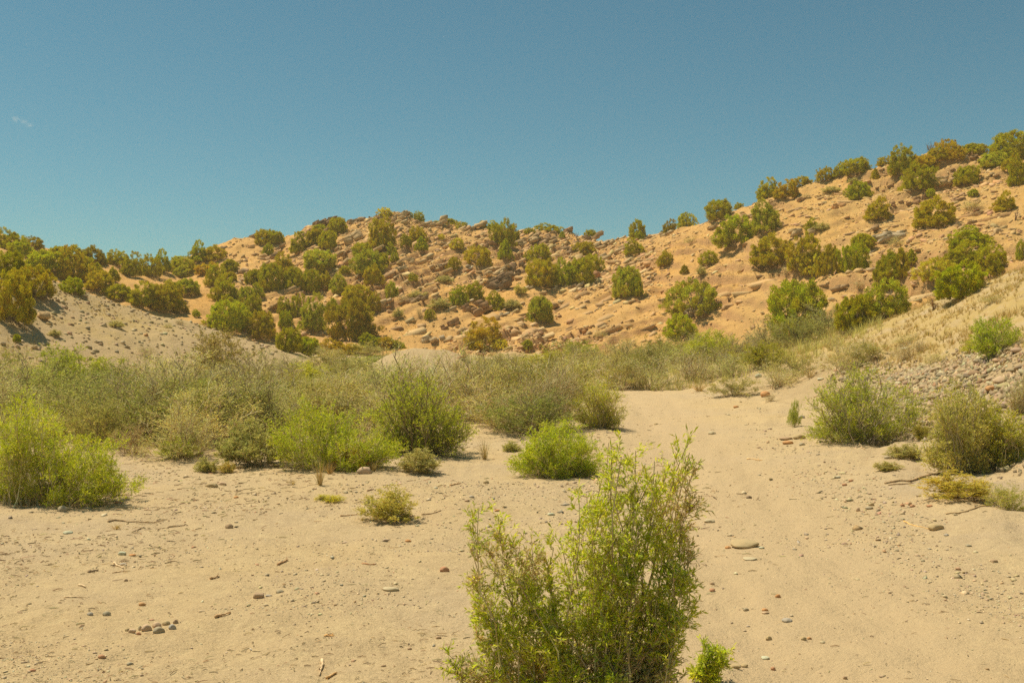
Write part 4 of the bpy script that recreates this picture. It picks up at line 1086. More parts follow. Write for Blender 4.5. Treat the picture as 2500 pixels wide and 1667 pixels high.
shaped_plant("desert_bush", 5, [(1590, 1050), (1640, 930), (1700, 830), (1770, 800), (1900, 830), (2010, 920), (2060, 1060), (2000, 1300), (2150, 1420), (2380, 1450), (2380, 1540), (2100, 1560), (1800, 1540), (1560, 1460), (1490, 1380), (1620, 1280)],
             (1900, 1530), 150, 48, "tall yellow-green bush near the right edge", depth=.7, base_frac=.35, base_r=.10, stem_r=.008, side_n=10, side_len=.26, side_from=.25, twig_n=4, twig_len=.08, leaf_n=6, leaf_len=.034, leaf_w=.0088,
             pal=[(5, (.66, .58, .10)), (3, (.54, .51, .085)), (2, (.74, .60, .18))], twig_pal=[(3, (.52, .42, .24)), (2, (.42, .33, .19))])
shaped_plant("desert_bush", 5, [(1980, 980), (2120, 1000), (2300, 1060), (2420, 1150), (2420, 1450), (2250, 1440), (2100, 1380), (1990, 1250)],
             (2230, 1440), 80, 49, "olive bush at the right edge behind the yellow-green one", depth=.7, base_frac=.3, base_r=.10, stem_r=.009, side_n=10, side_len=.26, side_from=.25, twig_n=4, twig_len=.09, leaf_n=5, leaf_len=.034, leaf_w=.0088, pal=GREEN_PAL, color=(1, .96, 1.0))
shaped_plant("desert_bush", 5, [(1890, 400), (1960, 290), (2060, 310), (2160, 270), (2280, 330), (2400, 420), (2390, 520), (2200, 510), (2100, 560), (1980, 530), (1900, 470)],
             (2100, 565), 60, 50, "green bush with thin open stems on top of the stony bank", depth=.8, base_frac=.15, base_r=.06, stem_r=.012, side_n=9, side_len=.30, side_from=.4, twig_n=4, twig_len=.10, leaf_n=7, leaf_len=.04, leaf_w=.010, color=(.85, .98, .75))
shaped_plant("bare_bush", 5, [(2240, 860), (2330, 720), (2420, 700), (2420, 1080), (2300, 1080), (2230, 980)], (2330, 1070), 34, 51, "grey leafless bush at the right edge above the olive bush",
             depth=.8, base_frac=.3, base_r=.06, stem_r=.011, side_n=9, side_len=.3, side_from=.2, twig_n=6, twig_len=.12, leaf_n=1, leaf_len=.03, leaf_w=.007, pal=GREY_PAL)

brush_px("pale", 7, 1420, 1012, 300, 195, "round pale sage shrub beside the dark-stemmed green bush")
brush_px("yellow", 7, 1175, 1406, 400, 262, "small yellow-green shrub alone on the open sand", color=(1.05, 1.05, 1.15))
brush_px("pale", 8, 165, 1012, 140, 90, "little pale shrub left of the low green bush", color=(.95, 1, .8))
brush_px("yellow", 5, 1512, 1250, 130, 140, "small yellow bush left of the tall yellow-green bush", color=(.9, .92, .8))
brush_px("pale", 5, 1370, 1400, 230, 120, "dry grey-green low shrub on sand below the wide bush", color=(.95, .95, .9))
brush_px("pale", 5, 1230, 1500, 190, 75, "dry low cushion of shrub nearest the right trail edge", color=(1.0, .98, .9))
brush_px("yellow", 'D', 1870, 195, 440, 185, "golden yellow low shrub at the right edge of the sand", color=(1.08, 1.0, .8))
brush_px("olive", 'D', 2230, 285, 260, 210, "olive shrub in the corner right of the golden one", color=(1.2, 1.25, .9))
brush_px("pale", 6, 1690, 1012, 175, 125, "small sage shrub on the sand in front of the thicket", color=(.95, .98, .85))
brush_px("pale", 6, 1858, 1018, 120, 95, "smaller yellowish shrub touching the small sage shrub", color=(1.1, 1.0, .8))
brush_px("green", 7, 690, 1245, 190, 60, "low green sprig creeping over open sand", color=(1.2, 1.1, .9))
brush_px("green", 5, 470, 1148, 90, 230, "thin upright green weed at the right trail edge", color=(.85, .95, .8))
brush_px("olive", 6, 770, 812, 480, 430, "dark-stemmed open bush at the left front of the thicket", color=(1, 1, .9), stem=(.6, .55, .5))
brush_px("bare", 6, 1080, 862, 380, 230, "low brown twiggy bush right of the dark-stemmed one", stem=(.8, .72, .62))
brush_px("grey", 6, 1480, 892, 640, 480, "broad olive-grey bush at the front of the thicket", stem=(.85, .8, .75))
brush_px("green", 6, 1470, 895, 300, 190, "low bush with green tips in front of the olive-grey bush", color=(.9, 1, .8))
brush_px("pale", 6, 2060, 958, 480, 370, "sage-coloured shrub left of the spreading green bush", color=(.82, .86, .75))
brush_px("grey", 6, 560, 690, 420, 380, "thin grey bush behind the large left green bush", stem=(.8, .75, .7))
brush_px("green", 7, 880, 985, 260, 200, "rusty dry shrub beside the pinkish boulder", color=(1.35, .75, .8))
brush_px("olive", 7, 1330, 420, 330, 250, "olive bush rising behind the tall dark-stemmed bush")
brush("olive", 536, 37.5, 2.5, 2.15, "tallest dark brown bush at the back of the thicket", color=(.85, .75, .7), stem=(.5, .42, .36))

# --- the thicket left of the trail, in rows from front to back
ORD = ["first", "second", "third", "fourth", "fifth", "sixth", "seventh", "eighth", "ninth", "tenth", "eleventh", "twelfth", "thirteenth", "fourteenth", "fifteenth", "sixteenth", "seventeenth", "eighteenth", "nineteenth", "twentieth"]
LOOK = {"grey": "grey-green", "bare": "bare grey-brown", "olive": "olive green", "green": "green"}
def row(us, y, w, h, kinds, where, group, start="from the left"):
    seen = {}
    for i, u in enumerate(us):
        k = kinds[i % len(kinds)]
        yy = y + rb.uniform(-1.2, 1.2)
        seen[k] = seen.get(k, 0) + 1
        lab = "%s %s bush from left in %s" % (ORD[seen[k] - 1], LOOK[k], where)
        c = (1 + .2 * rb.uniform(-1, 1)) * (.82 if k in ('green', 'olive') else 1)
        if where.startswith("the thicket") and u > 680: hh = h * .74
        else: hh = h
        brush(k, u + rb.uniform(-18, 18), yy, w * rb.uniform(.85, 1.2), hh * rb.uniform(.8, 1.18), lab, group, (c * rb.uniform(.88, 1.1), c * 1.02, c * rb.uniform(.7, 1.15)), stem=(rb.uniform(.5, 1.1),) * 3)
TG = "brush of the thicket left of the trail"
row([270, 335, 395, 455, 520, 580, 640], 17.5, 1.45, 1.02, ["grey", "olive", "bare", "olive", "grey", "olive"], "the thicket's foremost line", TG)
row([1010, 1095, 1180, 1265, 1350], 22.3, 1.75, 1.95, ["grey", "bare", "grey", "bare", "olive"], "the thicket's line beside the trail", TG)
row([720, 800, 880, 1200, 1300], 18.6, 1.45, 1.2, ["grey", "olive", "grey"], "the thicket's line among the green bushes", TG)
row([235, 305, 375, 450, 530], 18.9, 1.5, 1.1, ["olive", "grey", "olive", "grey"], "the thicket's line behind the foremost", TG)
row([20, 175, 330, 470, 610, 740, 1230], 20.5, 1.75, 1.25, ["grey", "olive", "bare", "grey", "bare", "grey"], "the thicket's front row", TG)
row([-60, 90, 250, 400, 560, 700, 840, 990, 1120, 1250], 25.5, 1.9, 1.38, ["bare", "grey", "olive", "grey", "bare", "olive", "grey"], "the thicket's second row", TG)
row([-40, 80, 200, 330, 450, 580, 700, 820, 940, 1060, 1180, 1300, 1400], 30, 2.0, 1.35, ["olive", "grey", "green", "bare", "grey", "olive", "bare", "grey"], "the thicket's middle row", TG)
row([640, 740, 840, 930, 1130, 1230, 1330, 1400], 36.5, 2.0, 1.5, ["grey", "green", "olive", "grey", "bare", "olive", "grey"], "the thicket's fourth row", TG)
row([700, 790, 880, 950, 1100, 1180, 1260, 1340, 1420], 47, 2.0, 1.15, ["grey", "olive", "green", "grey", "bare"], "the thicket's back row", TG)
RG = "brush along the hill foot right of the trail"
row([1515, 1600, 1690, 1770, 1850], 36.5, 1.9, 1.15, ["olive", "grey", "bare", "grey", "green"], "front brush row right of the trail", RG)
row([1500, 1580, 1650, 1720, 1800, 1880, 1950, 2020], 42, 1.9, 1.25, ["grey", "olive", "grey", "green", "bare"], "middle brush row right of the trail", RG)
row([1440, 1530, 1610, 1690, 1770, 1850], 49, 1.9, 1.15, ["green", "grey", "olive", "grey"], "back brush row at the right hill foot", RG)
BGp = "low shrubs on the grassy bank"
for (t, cx, by, w, h, k, lab) in [
    (5, 860, 700, 330, 250, "grey", "wide grey shrub at the lower edge of the grassy bank"),
    (5, 330, 830, 430, 220, "grey", "grey-green shrub by the trail left of the orange slab"),
    (5, 480, 730, 300, 190, "olive", "olive shrub behind the grey-green trail shrub"),
    (5, 1380, 600, 260, 130, "bare", "dark bare shrub low on the grassy bank"),
    (5, 1620, 640, 240, 130, "grey", "dull low shrub beside the stones of the bank"),
    (5, 1390, 460, 220, 80, "grey", "flat grey shrub in the bank's straw grass"),
    (5, 2100, 130, 200, 70, "grey", "flat grey-green shrub high on the grassy bank"),
    (5, 1060, 600, 300, 190, "olive", "olive shrub in the middle of the grassy bank's foot"),
    (5, 1500, 540, 130, 110, "bare", "small bare branched shrub on the grassy bank"),
    (5, 800, 480, 130, 90, "grey", "small grey shrub below the olive bank juniper"),
    (5, 2060, 400, 200, 80, "grey", "low grey shrub left of the open-stemmed bank bush"),
    (5, 1930, 540, 160, 110, "green", "small green shrub at the foot of the open-stemmed bush"),
    (8, 2000, 560, 330, 170, "olive", "straw-edged shrub beside the white boulder"),
    (8, 2290, 600, 120, 60, "bare", "small grey tangle under the orange slab"),
    (3, 1640, 375, 120, 60, "grey", "dry brown shrub under the skyline pair of junipers"),
    (3, 1720, 650, 80, 78, "pale", "straw-coloured shrub near the tiny dark juniper"),
    (3, 235, 800, 110, 80, "yellow", "rusty dry shrub in the shade of the dark ledge"),
    (3, 170, 920, 110, 80, "pale", "tan dry shrub below the dark ledge"),
    (3, 1740, 1230, 110, 70, "grey", "grey shrub above the right brush near the fence post"),
    (3, 1915, 1220, 80, 70, "grey", "small grey shrub left of the fence post"),
    (3, 890, 1150, 110, 60, "grey", "grey low shrub on the slope foot"),
    (3, 620, 1300, 130, 110, "bare", "bare spiky shrub right of the dead yucca"),
    (2, 1250, 990, 80, 80, "pale", "tan upright dry shrub in the middle of the rubble"),
    (2, 1590, 920, 160, 90, "pale", "wide tan shrub above the small juniper by the red ledge"),
    (2, 1420, 985, 70, 70, "bare", "thin brown shrub left of the red ledge"),
    (2, 1290, 860, 90, 60, "bare", "grey brush patch beside the lone grey-green juniper"),
    (2, 1410, 830, 150, 60, "pale", "long straw shrub patch on the rubble slope"),
    (2, 2170, 920, 130, 70, "pale", "tan shrub right of the round ledge juniper"),
    (2, 1630, 705, 130, 60, "pale", "pale dry shrub in the middle of the rocky slope"),
    (2, 1000, 1300, 330, 110, "olive", "pale olive shrub at the left end of the gravel mound"),
    (2, 660, 1340, 240, 130, "grey", "grey shrub in front of the orange-brown juniper"),
    (4, 1180, 645, 80, 70, "grey", "grey shrub above the red rocks of the right hill"),
    (4, 1300, 1020, 130, 85, "grey", "round grey dry shrub beside the layered pale rock"),
    (4, 690, 885, 110, 70, "pale", "straw-grey shrub joined to the small low juniper"),
    (4, 1930, 700, 160, 70, "grey", "grey dry brush under the right crest"),
    (4, 770, 570, 140, 50, "pale", "dry straw shrub below the right skyline"),
    (4, 570, 620, 70, 50, "bare", "small brown twig bush under the right skyline"),
    (4, 950, 490, 80, 40, "pale", "pale green low shrub just under the long skyline juniper"),
    (4, 1600, 530, 120, 90, "olive", "olive shrub under the large green crest juniper"),
    (4, 1000, 1340, 170, 60, "bare", "grey dead brush patch near the lower boulders"),
    (4, 400, 1240, 140, 70, "bare", "grey dead brush under the brownish wide juniper"),
    (1, 450, 1080, 90, 60, "pale", "straw tuft shrub on the left spur"),
    (1, 1370, 1010, 90, 50, "grey", "small grey shrub on the pale spur slope"),
    (1, 1480, 985, 90, 50, "bare", "small brown shrub on the pale spur slope"),
    (1, 950, 1010, 120, 60, "pale", "pale shrub beside the largest spur rock"),
    (1, 1200, 1240, 140, 110, "bare", "bare twiggy bush at the spur foot"),
    (1, 660, 730, 90, 70, "bare", "bare brown twigs by the bright low belt juniper"),
]:
    brush_px(k, t, cx, by, w, h, lab, BGp if t in (5, 8) else "dry shrubs scattered on the slopes")

# --- grass tufts
def tuft(t, cx, by, w, h, n, label, pal=STRAW_PAL, color=(1, 1, 1), seed=1, bw=None):
    u, v = px(t, cx, by); s = TILE[t][2]; p = spot(u, v, ymin=3)
    rng = np.random.default_rng(seed)
    k = 1 / s / F * p[1]
    v_, f_, c_ = make_tuft(n, h * k, w * k, rng, pal, bw or .55 * p[1] / F)
    o = obj("grass_tuft", mesh_np("grass_tuft", v_, f_, M_STRAW, c_), None, tuple(p), color)
    return tag(o, label, "grass", "dry grass tufts")
tuft(7, 610, 1122, 190, 270, 60, "tall golden dry grass tuft standing on the sand", seed=1)
tuft(7, 690, 1030, 170, 130, 50, "shorter rusty grass at the foot of the spreading green bush", seed=2, color=(.9, .8, .7))
tuft(7, 1960, 912, 170, 220, 60, "pale straw grass tuft between two green bushes", seed=3, color=(1.0, 1.05, 1.2))
tuft(7, 1050, 1008, 90, 110, 40, "small orange grass tuft right of the pinkish boulder", seed=4)
tuft(5, 600, 742, 220, 160, 60, "pale straw grass tuft on the bank by the trail", seed=5, color=(1.05, 1.1, 1.2))
tuft(8, 1700, 520, 230, 110, 80, "yellow grass tuft at the right trail edge", seed=6)
tuft(8, 2290, 330, 200, 90, 60, "golden grass patch near the white boulder", seed=7)
tuft(8, 800, 450, 260, 50, 70, "orange dry grass by the pale stake", seed=8, color=(1, .85, .6))
tuft('A', 860, 430, 130, 60, 40, "thin orange dry weed on the sand by litter", seed=9)
tuft('B', 860, 365, 90, 40, 24, "dry grass wisps at the left of the yellow-green shrub", seed=10, color=(.9, 1, .8))
tuft('B', 340, 100, 110, 50, 24, "faint straw wisps left of the golden tuft", seed=12)

# ------------------------------------------------------------------ rocks of the hills
def dip_at(u): return math.radians(24) * (1 - .6 * float(sstep(1450, 2000, u)))
RC = {"dark": (0.322, 0.175, 0.084), "red": (0.476, 0.238, 0.105), "tan": (0.588, 0.399, 0.196), "pale": (0.658, 0.497, 0.284), "brown": (0.434, 0.266, 0.128), "orange": (0.658, 0.329, 0.121), "grey": (0.504, 0.399, 0.257)}
for _k in ("tan", "pale", "orange", "grey"): RC[_k] = tuple(min(.74, 1.05 * q) for q in RC[_k])
HULL_ME = [mesh_np("rock_block", v, f, M_ROCK, np.ones((len(v), 3))) for v, f in HULLS]
SLAB_ME = [mesh_np("rock_slab", v, f, M_ROCK, np.ones((len(v), 3))) for v, f in SLABS]
RC["dark"] = (.235, .13, .065); RC["red"] = (.40, .21, .095); RC["brown"] = (.37, .225, .11)
rr = random.Random(21)
def outcrop(t, cx, by, w, h, n, col, label, name="rock_outcrop", slab=True, cat="rock", tilt=None):
    """a ledge built of separate slabs that step up the slope"""
    u, v = px(t, cx, by); s = TILE[t][2]
    p = spot(u, v - .25 * h / s, ymin=24, back=.3)
    k = p[1] / s / F
    wm, hm = w * k, h * k
    root = bpy.data.objects.new(name, None); COL.objects.link(root)
    root.location = p; root.empty_display_size = .2
    tag(root, label, cat, "rock outcrops of the hills")
    d = dip_at(u) if tilt is None else tilt
    c0 = np.array(RC[col])
    for i in range(n):
        fx = rr.uniform(-.5, .5); fz = rr.uniform(0, 1) if n > 1 else .35
        big = rr.uniform(.5, 1.0)
        L = wm * (.42 if n > 2 else .9) * big
        T = min(hm * (.5 if n > 2 else .9) * rr.uniform(.7, 1.1), L * .75)
        x = fx * wm * .8
        yoff = fz * hm * .9 + rr.uniform(-.1, .1)
        gx, gy = p[0] + x, p[1] + yoff
        gz = float(ground_z(np.array(gx), np.array(gy)))
        z = max(gz - p[2] + T * .12, fz * hm * .62 + x * math.tan(d) * .8 + T * .1) if n > 1 else gz - p[2] + T * .25
        me = rr.choice(SLAB_ME if slab else HULL_ME)
        o = obj("slab" if slab else "block", me, root, (x, yoff, z), tuple(np.clip(c0 * rr.uniform(.8, 1.2), 0, .8)))
        o.rotation_euler = (rr.uniform(-.18, .18), -d + rr.uniform(-.16, .16), rr.uniform(-.7, .7) + (math.pi if rr.random() < .5 else 0))
        if abs(o.rotation_euler[2]) > 1.6: o.rotation_euler[1] *= -1
        o.scale = (L, L * rr.uniform(.8, 1.3), T / (.36 if slab else .6))
    return root
for a in [
 (2, 620, 275, 215, 105, 12, "dark", "dark caprock jutting on the middle hill skyline"),
 (2, 80, 372, 160, 90, 12, "brown", "broken brown rocks on the skyline shoulder left of the caprock"),
 (2, 440, 350, 120, 40, 5, "brown", "low brown slabs between shoulder and caprock"),
 (2, 880, 245, 140, 70, 9, "brown", "dark ridge rocks just right of the caprock juniper"),
 (2, 985, 205, 80, 45, 5, "dark", "small dark crag left of the summit juniper"),
 (2, 1255, 205, 130, 85, 10, "tan", "summit blocks on the middle hill"),
 (2, 1080, 205, 130, 60, 8, "tan", "tan ledge under the grey summit juniper"),
 (2, 1230, 330, 110, 80, 7, "tan", "boulder ledge below the summit blocks"),
 (2, 900, 380, 200, 100, 12, "tan", "tilted tan slabs below the caprock juniper"),
 (2, 890, 465, 110, 50, 5, "brown", "brown slabs left of the under-summit group"),
 (2, 775, 520, 90, 60, 5, "red", "reddish stones beside the wide grey-green juniper"),
 (2, 215, 522, 70, 35, 2, "red", "lone reddish block below the shoulder pair"),
 (2, 1560, 270, 200, 90, 12, "tan", "bouldery crest right of the summit"),
 (2, 1850, 290, 240, 70, 12, "tan", "layered crest rocks left of the skyline column"),
 (2, 1980, 420, 110, 70, 6, "red", "reddish blocks left of the skyline column"),
 (2, 1760, 480, 120, 50, 6, "brown", "brown slabs under the pale shrubby juniper"),
 (2, 1610, 440, 160, 60, 8, "tan", "rubble ledge between trio and column"),
 (2, 1350, 560, 160, 60, 8, "tan", "tilted slabs below the trio of junipers"),
 (2, 1270, 640, 140, 60, 7, "tan", "slab band left of the small mid-slope juniper"),
 (2, 1840, 610, 120, 40, 5, "grey", "grey slabs at the foot of the olive-grey juniper"),
 (2, 1600, 590, 140, 50, 7, "brown", "brown ledge left of the small upright juniper"),
 (2, 2230, 700, 150, 190, 16, "dark", "dark shattered ledge, upper right part"),
 (2, 2080, 800, 230, 170, 18, "dark", "dark shattered ledge, lower left part"),
 (2, 2080, 660, 260, 70, 10, "tan", "tan slabs along the top of the dark ledge"),
 (2, 1870, 1010, 210, 160, 10, "red", "red ledge cliff, upper block"),
 (2, 1670, 1110, 150, 110, 8, "red", "red ledge cliff, lower block"),
 (2, 1800, 900, 200, 40, 6, "pale", "pale flat slab on top of the red ledge"),
 (2, 1590, 1190, 70, 70, 2, "grey", "grey fallen block below the red ledge"),
 (2, 1480, 1235, 180, 80, 8, "pale", "pale slabs at the hill foot above the mound"),
 (2, 1740, 1180, 240, 80, 10, "tan", "thin tilted slabs left of the rust-brown dome juniper"),
 (2, 1400, 880, 200, 60, 9, "brown", "brown tilted ledges in the middle of the slope"),
 (2, 1950, 690, 160, 60, 6, "tan", "tan step of rock above the red ledge junipers"),
 (3, 620, 320, 150, 80, 7, "red", "red blocks on the skyline left of the notch"),
 (3, 820, 370, 190, 70, 9, "brown", "brown gully wall left of the notch"),
 (3, 480, 420, 200, 80, 11, "brown", "brown crag below the spreading skyline juniper"),
 (3, 300, 400, 200, 80, 11, "tan", "tan layered crag at the column's right"),
 (3, 620, 500, 180, 80, 10, "brown", "broken ledge above the bright cluster juniper"),
 (3, 1100, 320, 90, 45, 4, "tan", "little stone pile in the notch"),
 (3, 930, 430, 180, 60, 9, "tan", "tilted slabs below the notch gully"),
 (3, 990, 530, 240, 90, 6, "tan", "smooth tan slab below the notch"),
 (3, 1090, 610, 160, 60, 4, "tan", "smooth tan slab above the lone grey-green slope juniper"),
 (3, 1440, 335, 120, 50, 6, "tan", "tan skyline slabs right of the notch"),
 (3, 1810, 285, 160, 50, 6, "tan", "tan slabs left of the bright broad juniper"),
 (3, 2110, 200, 160, 60, 7, "tan", "grassy ledge under the right skyline"),
 (3, 1330, 690, 90, 40, 4, "pale", "pale stones alone on the bare slope"),
 (3, 1200, 870, 90, 40, 4, "orange", "orange stones below the bright narrow juniper"),
 (3, 300, 770, 100, 30, 2, "grey", "grey flat slab under the cluster's left juniper"),
 (3, 520, 770, 90, 40, 3, "pale", "pale block under the bright cluster juniper"),
 (3, 700, 760, 140, 40, 5, "grey", "grey slabs under the grey-stemmed cluster juniper"),
 (3, 110, 990, 140, 40, 4, "grey", "grey slab below the round ledge juniper"),
 (3, 780, 1130, 120, 70, 5, "orange", "orange crag low on the bare slope"),
 (3, 660, 1210, 110, 60, 5, "orange", "orange blocks above the dead yucca"),
 (3, 790, 1320, 70, 50, 2, "brown", "brown boulder at the slope foot right of the yucca"),
 (3, 1390, 870, 120, 40, 5, "tan", "small ledge on the bare slope"),
 (4, 820, 720, 130, 70, 7, "orange", "orange block group at the left of the red ledge"),
 (4, 525, 660, 70, 40, 2, "red", "red stone high on the left of the right hill"),
 (4, 1320, 710, 110, 80, 5, "red", "red upright blocks beside the roundish ledge juniper"),
 (4, 1480, 690, 150, 70, 8, "red", "red columnar rocks in the right hill's ledge"),
 (4, 1810, 660, 150, 60, 6, "red", "red overhang below the crest juniper"),
 (4, 1270, 535, 90, 45, 4, "red", "red stones left of the large crest juniper"),
 (4, 1720, 540, 150, 110, 8, "tan", "tan bluff right of the large crest juniper"),
 (4, 1180, 915, 100, 75, 2, "brown", "square brown block above the layered pale rock"),
 (4, 1270, 985, 270, 90, 11, "grey", "layered pale grey rock in the right hill's middle"),
 (4, 1095, 1085, 120, 40, 5, "grey", "thin grey layers beside the bright middle juniper"),
 (4, 1930, 870, 120, 70, 4, "brown", "brown boulder below the broad dry-skirted juniper"),
 (4, 1990, 905, 110, 60, 3, "red", "reddish boulder beside the brown one"),
 (4, 2160, 920, 70, 70, 1, "tan", "rounded tan boulder near the right edge"),
 (4, 1830, 870, 110, 45, 3, "tan", "flat tan boulders left of the brown boulder"),
 (4, 1430, 1290, 95, 105, 1, "tan", "tall tan boulder in the gap of the middle row"),
 (4, 1490, 1300, 90, 110, 1, "tan", "second tan boulder leaning on the tall one"),
 (4, 810, 1400, 110, 70, 2, "brown", "dark boulder below the upright narrow juniper"),
 (4, 880, 1385, 80, 45, 1, "brown", "flat brown boulder right of the dark one"),
 (4, 795, 1475, 70, 55, 1, "pale", "pale boulder above the largest foot juniper"),
 (4, 1105, 1385, 70, 40, 1, "tan", "tan flat boulder between the lower junipers"),
 (4, 555, 935, 200, 80, 9, "tan", "tan slabs left of the middle of the right hill"),
 (4, 1420, 990, 80, 45, 3, "tan", "tan block right of the round grey shrub"),
 (4, 2130, 440, 100, 40, 4, "tan", "tan stones near the right crest"),
 (4, 1480, 830, 110, 50, 4, "tan", "ledge at the left of the dry-skirted juniper"),
 (4, 1950, 320, 100, 40, 5, "red", "red stones under the skyline at the right"),
 (1, 1990, 580, 90, 60, 2, "brown", "dark block on the edge of the bare saddle slope"),
 (1, 2225, 455, 80, 40, 2, "brown", "brown block on the bare shoulder slope"),
 (1, 1800, 400, 130, 70, 7, "brown", "dark rocks on the skyline at the saddle's right"),
 (1, 340, 950, 100, 55, 2, "tan", "tan block under the twiggy brown left juniper"),
 (1, 880, 1010, 70, 35, 1, "pale", "largest pale rock on the left spur"),
 (1, 760, 1125, 60, 40, 1, "pale", "second pale rock low on the left spur"),
 (1, 1010, 1155, 50, 40, 1, "pale", "pale rounded rock near the spur foot"),
 (1, 275, 1180, 70, 40, 1, "tan", "tan rock at the spur foot on the left"),
 (1, 1180, 1080, 60, 40, 1, "orange", "orange stone in the orange soil patch of the spur"),
 (7, 1745, 100, 92, 55, 1, "red", "squarish reddish boulder on the gravel mound"),
]:
    outcrop(*a, slab=a[5] > 2, name="rock_outcrop" if a[5] > 1 else "boulder")

# bedded slabs cropping out along the tilted strata: pieces of the hill
rs = np.random.default_rng(57)
for i in range(300):
    u = rs.uniform(620, 1500) if i < 210 else rs.uniform(1500, 2480)
    f = rs.uniform(.05, .98)
    y = float(yD(u) + (yE(u) - yD(u)) * f); x = (u - CX) / F * y
    z = float(ground_z(np.array(x), np.array(y)))
    L = (1.0 + 1.9 * rs.random() ** 1.5) * (1 if i < 210 else .75); T_ = .28 + .3 * rs.random()
    o = obj("slab", SLAB_ME[rs.integers(len(SLAB_ME))], TERR["hill"], (x, y + .35, z - .06 * L), tuple(np.array([(.62, .375, .155), (.54, .31, .13), (.48, .27, .125), (.66, .44, .20)][rs.integers(4)]) * rs.uniform(.85, 1.1)))
    o.rotation_euler = (.22 + rs.normal() * .12, -dip_at(u) + rs.normal() * .08, rs.normal() * .22)
    o.scale = (L, L * .55, T_ / .36)

# loose rubble of the hillside, nobody could count it
def hill_scatter(n, umin, umax, fmin, fmax, seed, crestbias=0.0):
    r = np.random.default_rng(seed)
    u = r.uniform(umin, umax, n)
    f = r.uniform(fmin, fmax, n)
    y = yD(u) + (yE(u) - yD(u)) * f
    x = (u - CX) / F * y
    return x, y, u, r
x, y, u, r = hill_scatter(30000, 560, 2560, -.05, 1.03, 61)
dens = .42 + .9 * fbm(x / 8, y / 8, 3, 33) + .35 * sstep(.5, 1, (y - yD(u)) / (yE(u) - yD(u)))
dens *= np.where(u > 1650, .55, 1)
k = r.random(len(x)) < np.clip(dens, .12, 1)
x, y, u = x[k], y[k], u[k]; n = len(x)
dip = np.radians(24) * (1 - .6 * sstep(1450, 2000, u))
flip = r.random(n) < .5
sz = (.12 + .20 * r.random(n) ** 2 + .42 * (r.random(n) < .14) * r.random(n) + .40 * (r.random(n) < .02)) * np.where(u > 1600, .72, 1)
R = rotmats(.25 + r.normal(size=n) * .25, -dip + r.normal(size=n) * .26, r.normal(size=n) * .6)
pos = np.c_[x, y, ground_z(x, y) + sz * .01]
cols = pick_cols(n, ROCK_PAL, r, .14)
me = scatter("rubble", SLABS, pos, R, np.c_[sz * 1.25, sz, sz * (1.0 + .6 * r.random(n))], cols, M_ROCK)
tag(obj("hillside_rubble", me), "tan and reddish broken rock strewn over the hillside", None, None, "stuff")

# straw grass on the slopes
def grass_field(name, x, y, hgt, nb, seed, label, pal=STRAW_PAL, bw=.012):
    r = np.random.default_rng(seed)
    n = len(x)
    protos = [make_tuft(nb, 1, 1.1, r, pal, bw, 2) for _ in range(8)]
    parts = []
    wh = r.integers(0, 8, n); z = ground_z(x, y)
    rz = r.random(n) * 6.283; sc = hgt * (.55 + .8 * r.random(n)); tintc = 1 + .14 * r.normal(size=n)
    for k in range(8):
        ii = np.where(wh == k)[0]; v, f, c = protos[k]
        R = rotmats(np.zeros(len(ii)), np.zeros(len(ii)), rz[ii])
        vv = np.einsum('nij,vj->nvi', R, v) * sc[ii][:, None, None] + np.c_[x, y, z - .01][ii][:, None]
        ff = (f[None] + (np.arange(len(ii)) * len(v))[:, None, None]).reshape(-1, 4)
        cc = (c[None] * tintc[ii][:, None, None]).reshape(-1, 3)
        parts.append((vv.reshape(-1, 3), ff, np.clip(cc, 0, .8)))
    v, f, c = merge(parts)
    return tag(obj(name, mesh_np(name, v, f, M_STRAW, c)), label, None, None, "stuff")
x, y, u, r = hill_scatter(16000, 480, 2560, -.1, 1.0, 71)
k = r.random(len(x)) < np.clip(.35 + .9 * fbm(x / 7 + 40, y / 7, 3, 34) + .3 * sstep(1600, 2000, u), .05, 1)
grass_field("hillside_grass", x[k], y[k], .2, 7, 72, "sparse dry straw grass over the hillside", bw=.035)
r = np.random.default_rng(73)
n = 13000; u = r.uniform(1760, 3300, n); y = yA2(u) - 2 + (yC(u) - yA2(u) + 2) * r.random(n); x = (u - CX) / F * y
k = r.random(n) < np.clip(.7 + .7 * fbm(x / 2.2, y / 2.2, 3, 36), .2, 1) * sstep(-.4, .5, (y - yA2(u)) / 4)
grass_field("bank_grass", x[k], y[k], .19, 9, 74, "yellow straw grass covering the right bank", bw=.026)
n = 3800; u = r.uniform(-300, 720, n); y = yA(u) + (yC(u) - yA(u)) * r.random(n); x = (u - CX) / F * y
k = r.random(n) < np.clip(.35 + .9 * fbm(x / 2.5, y / 2.5, 3, 37), .03, 1) * sstep(620, 200, u)
grass_field("spur_grass", x[k], y[k], .13, 10, 75, "short straw grass on the left spur", [(4, (.58, .44, .16)), (3, (.50, .36, .12))], .04)
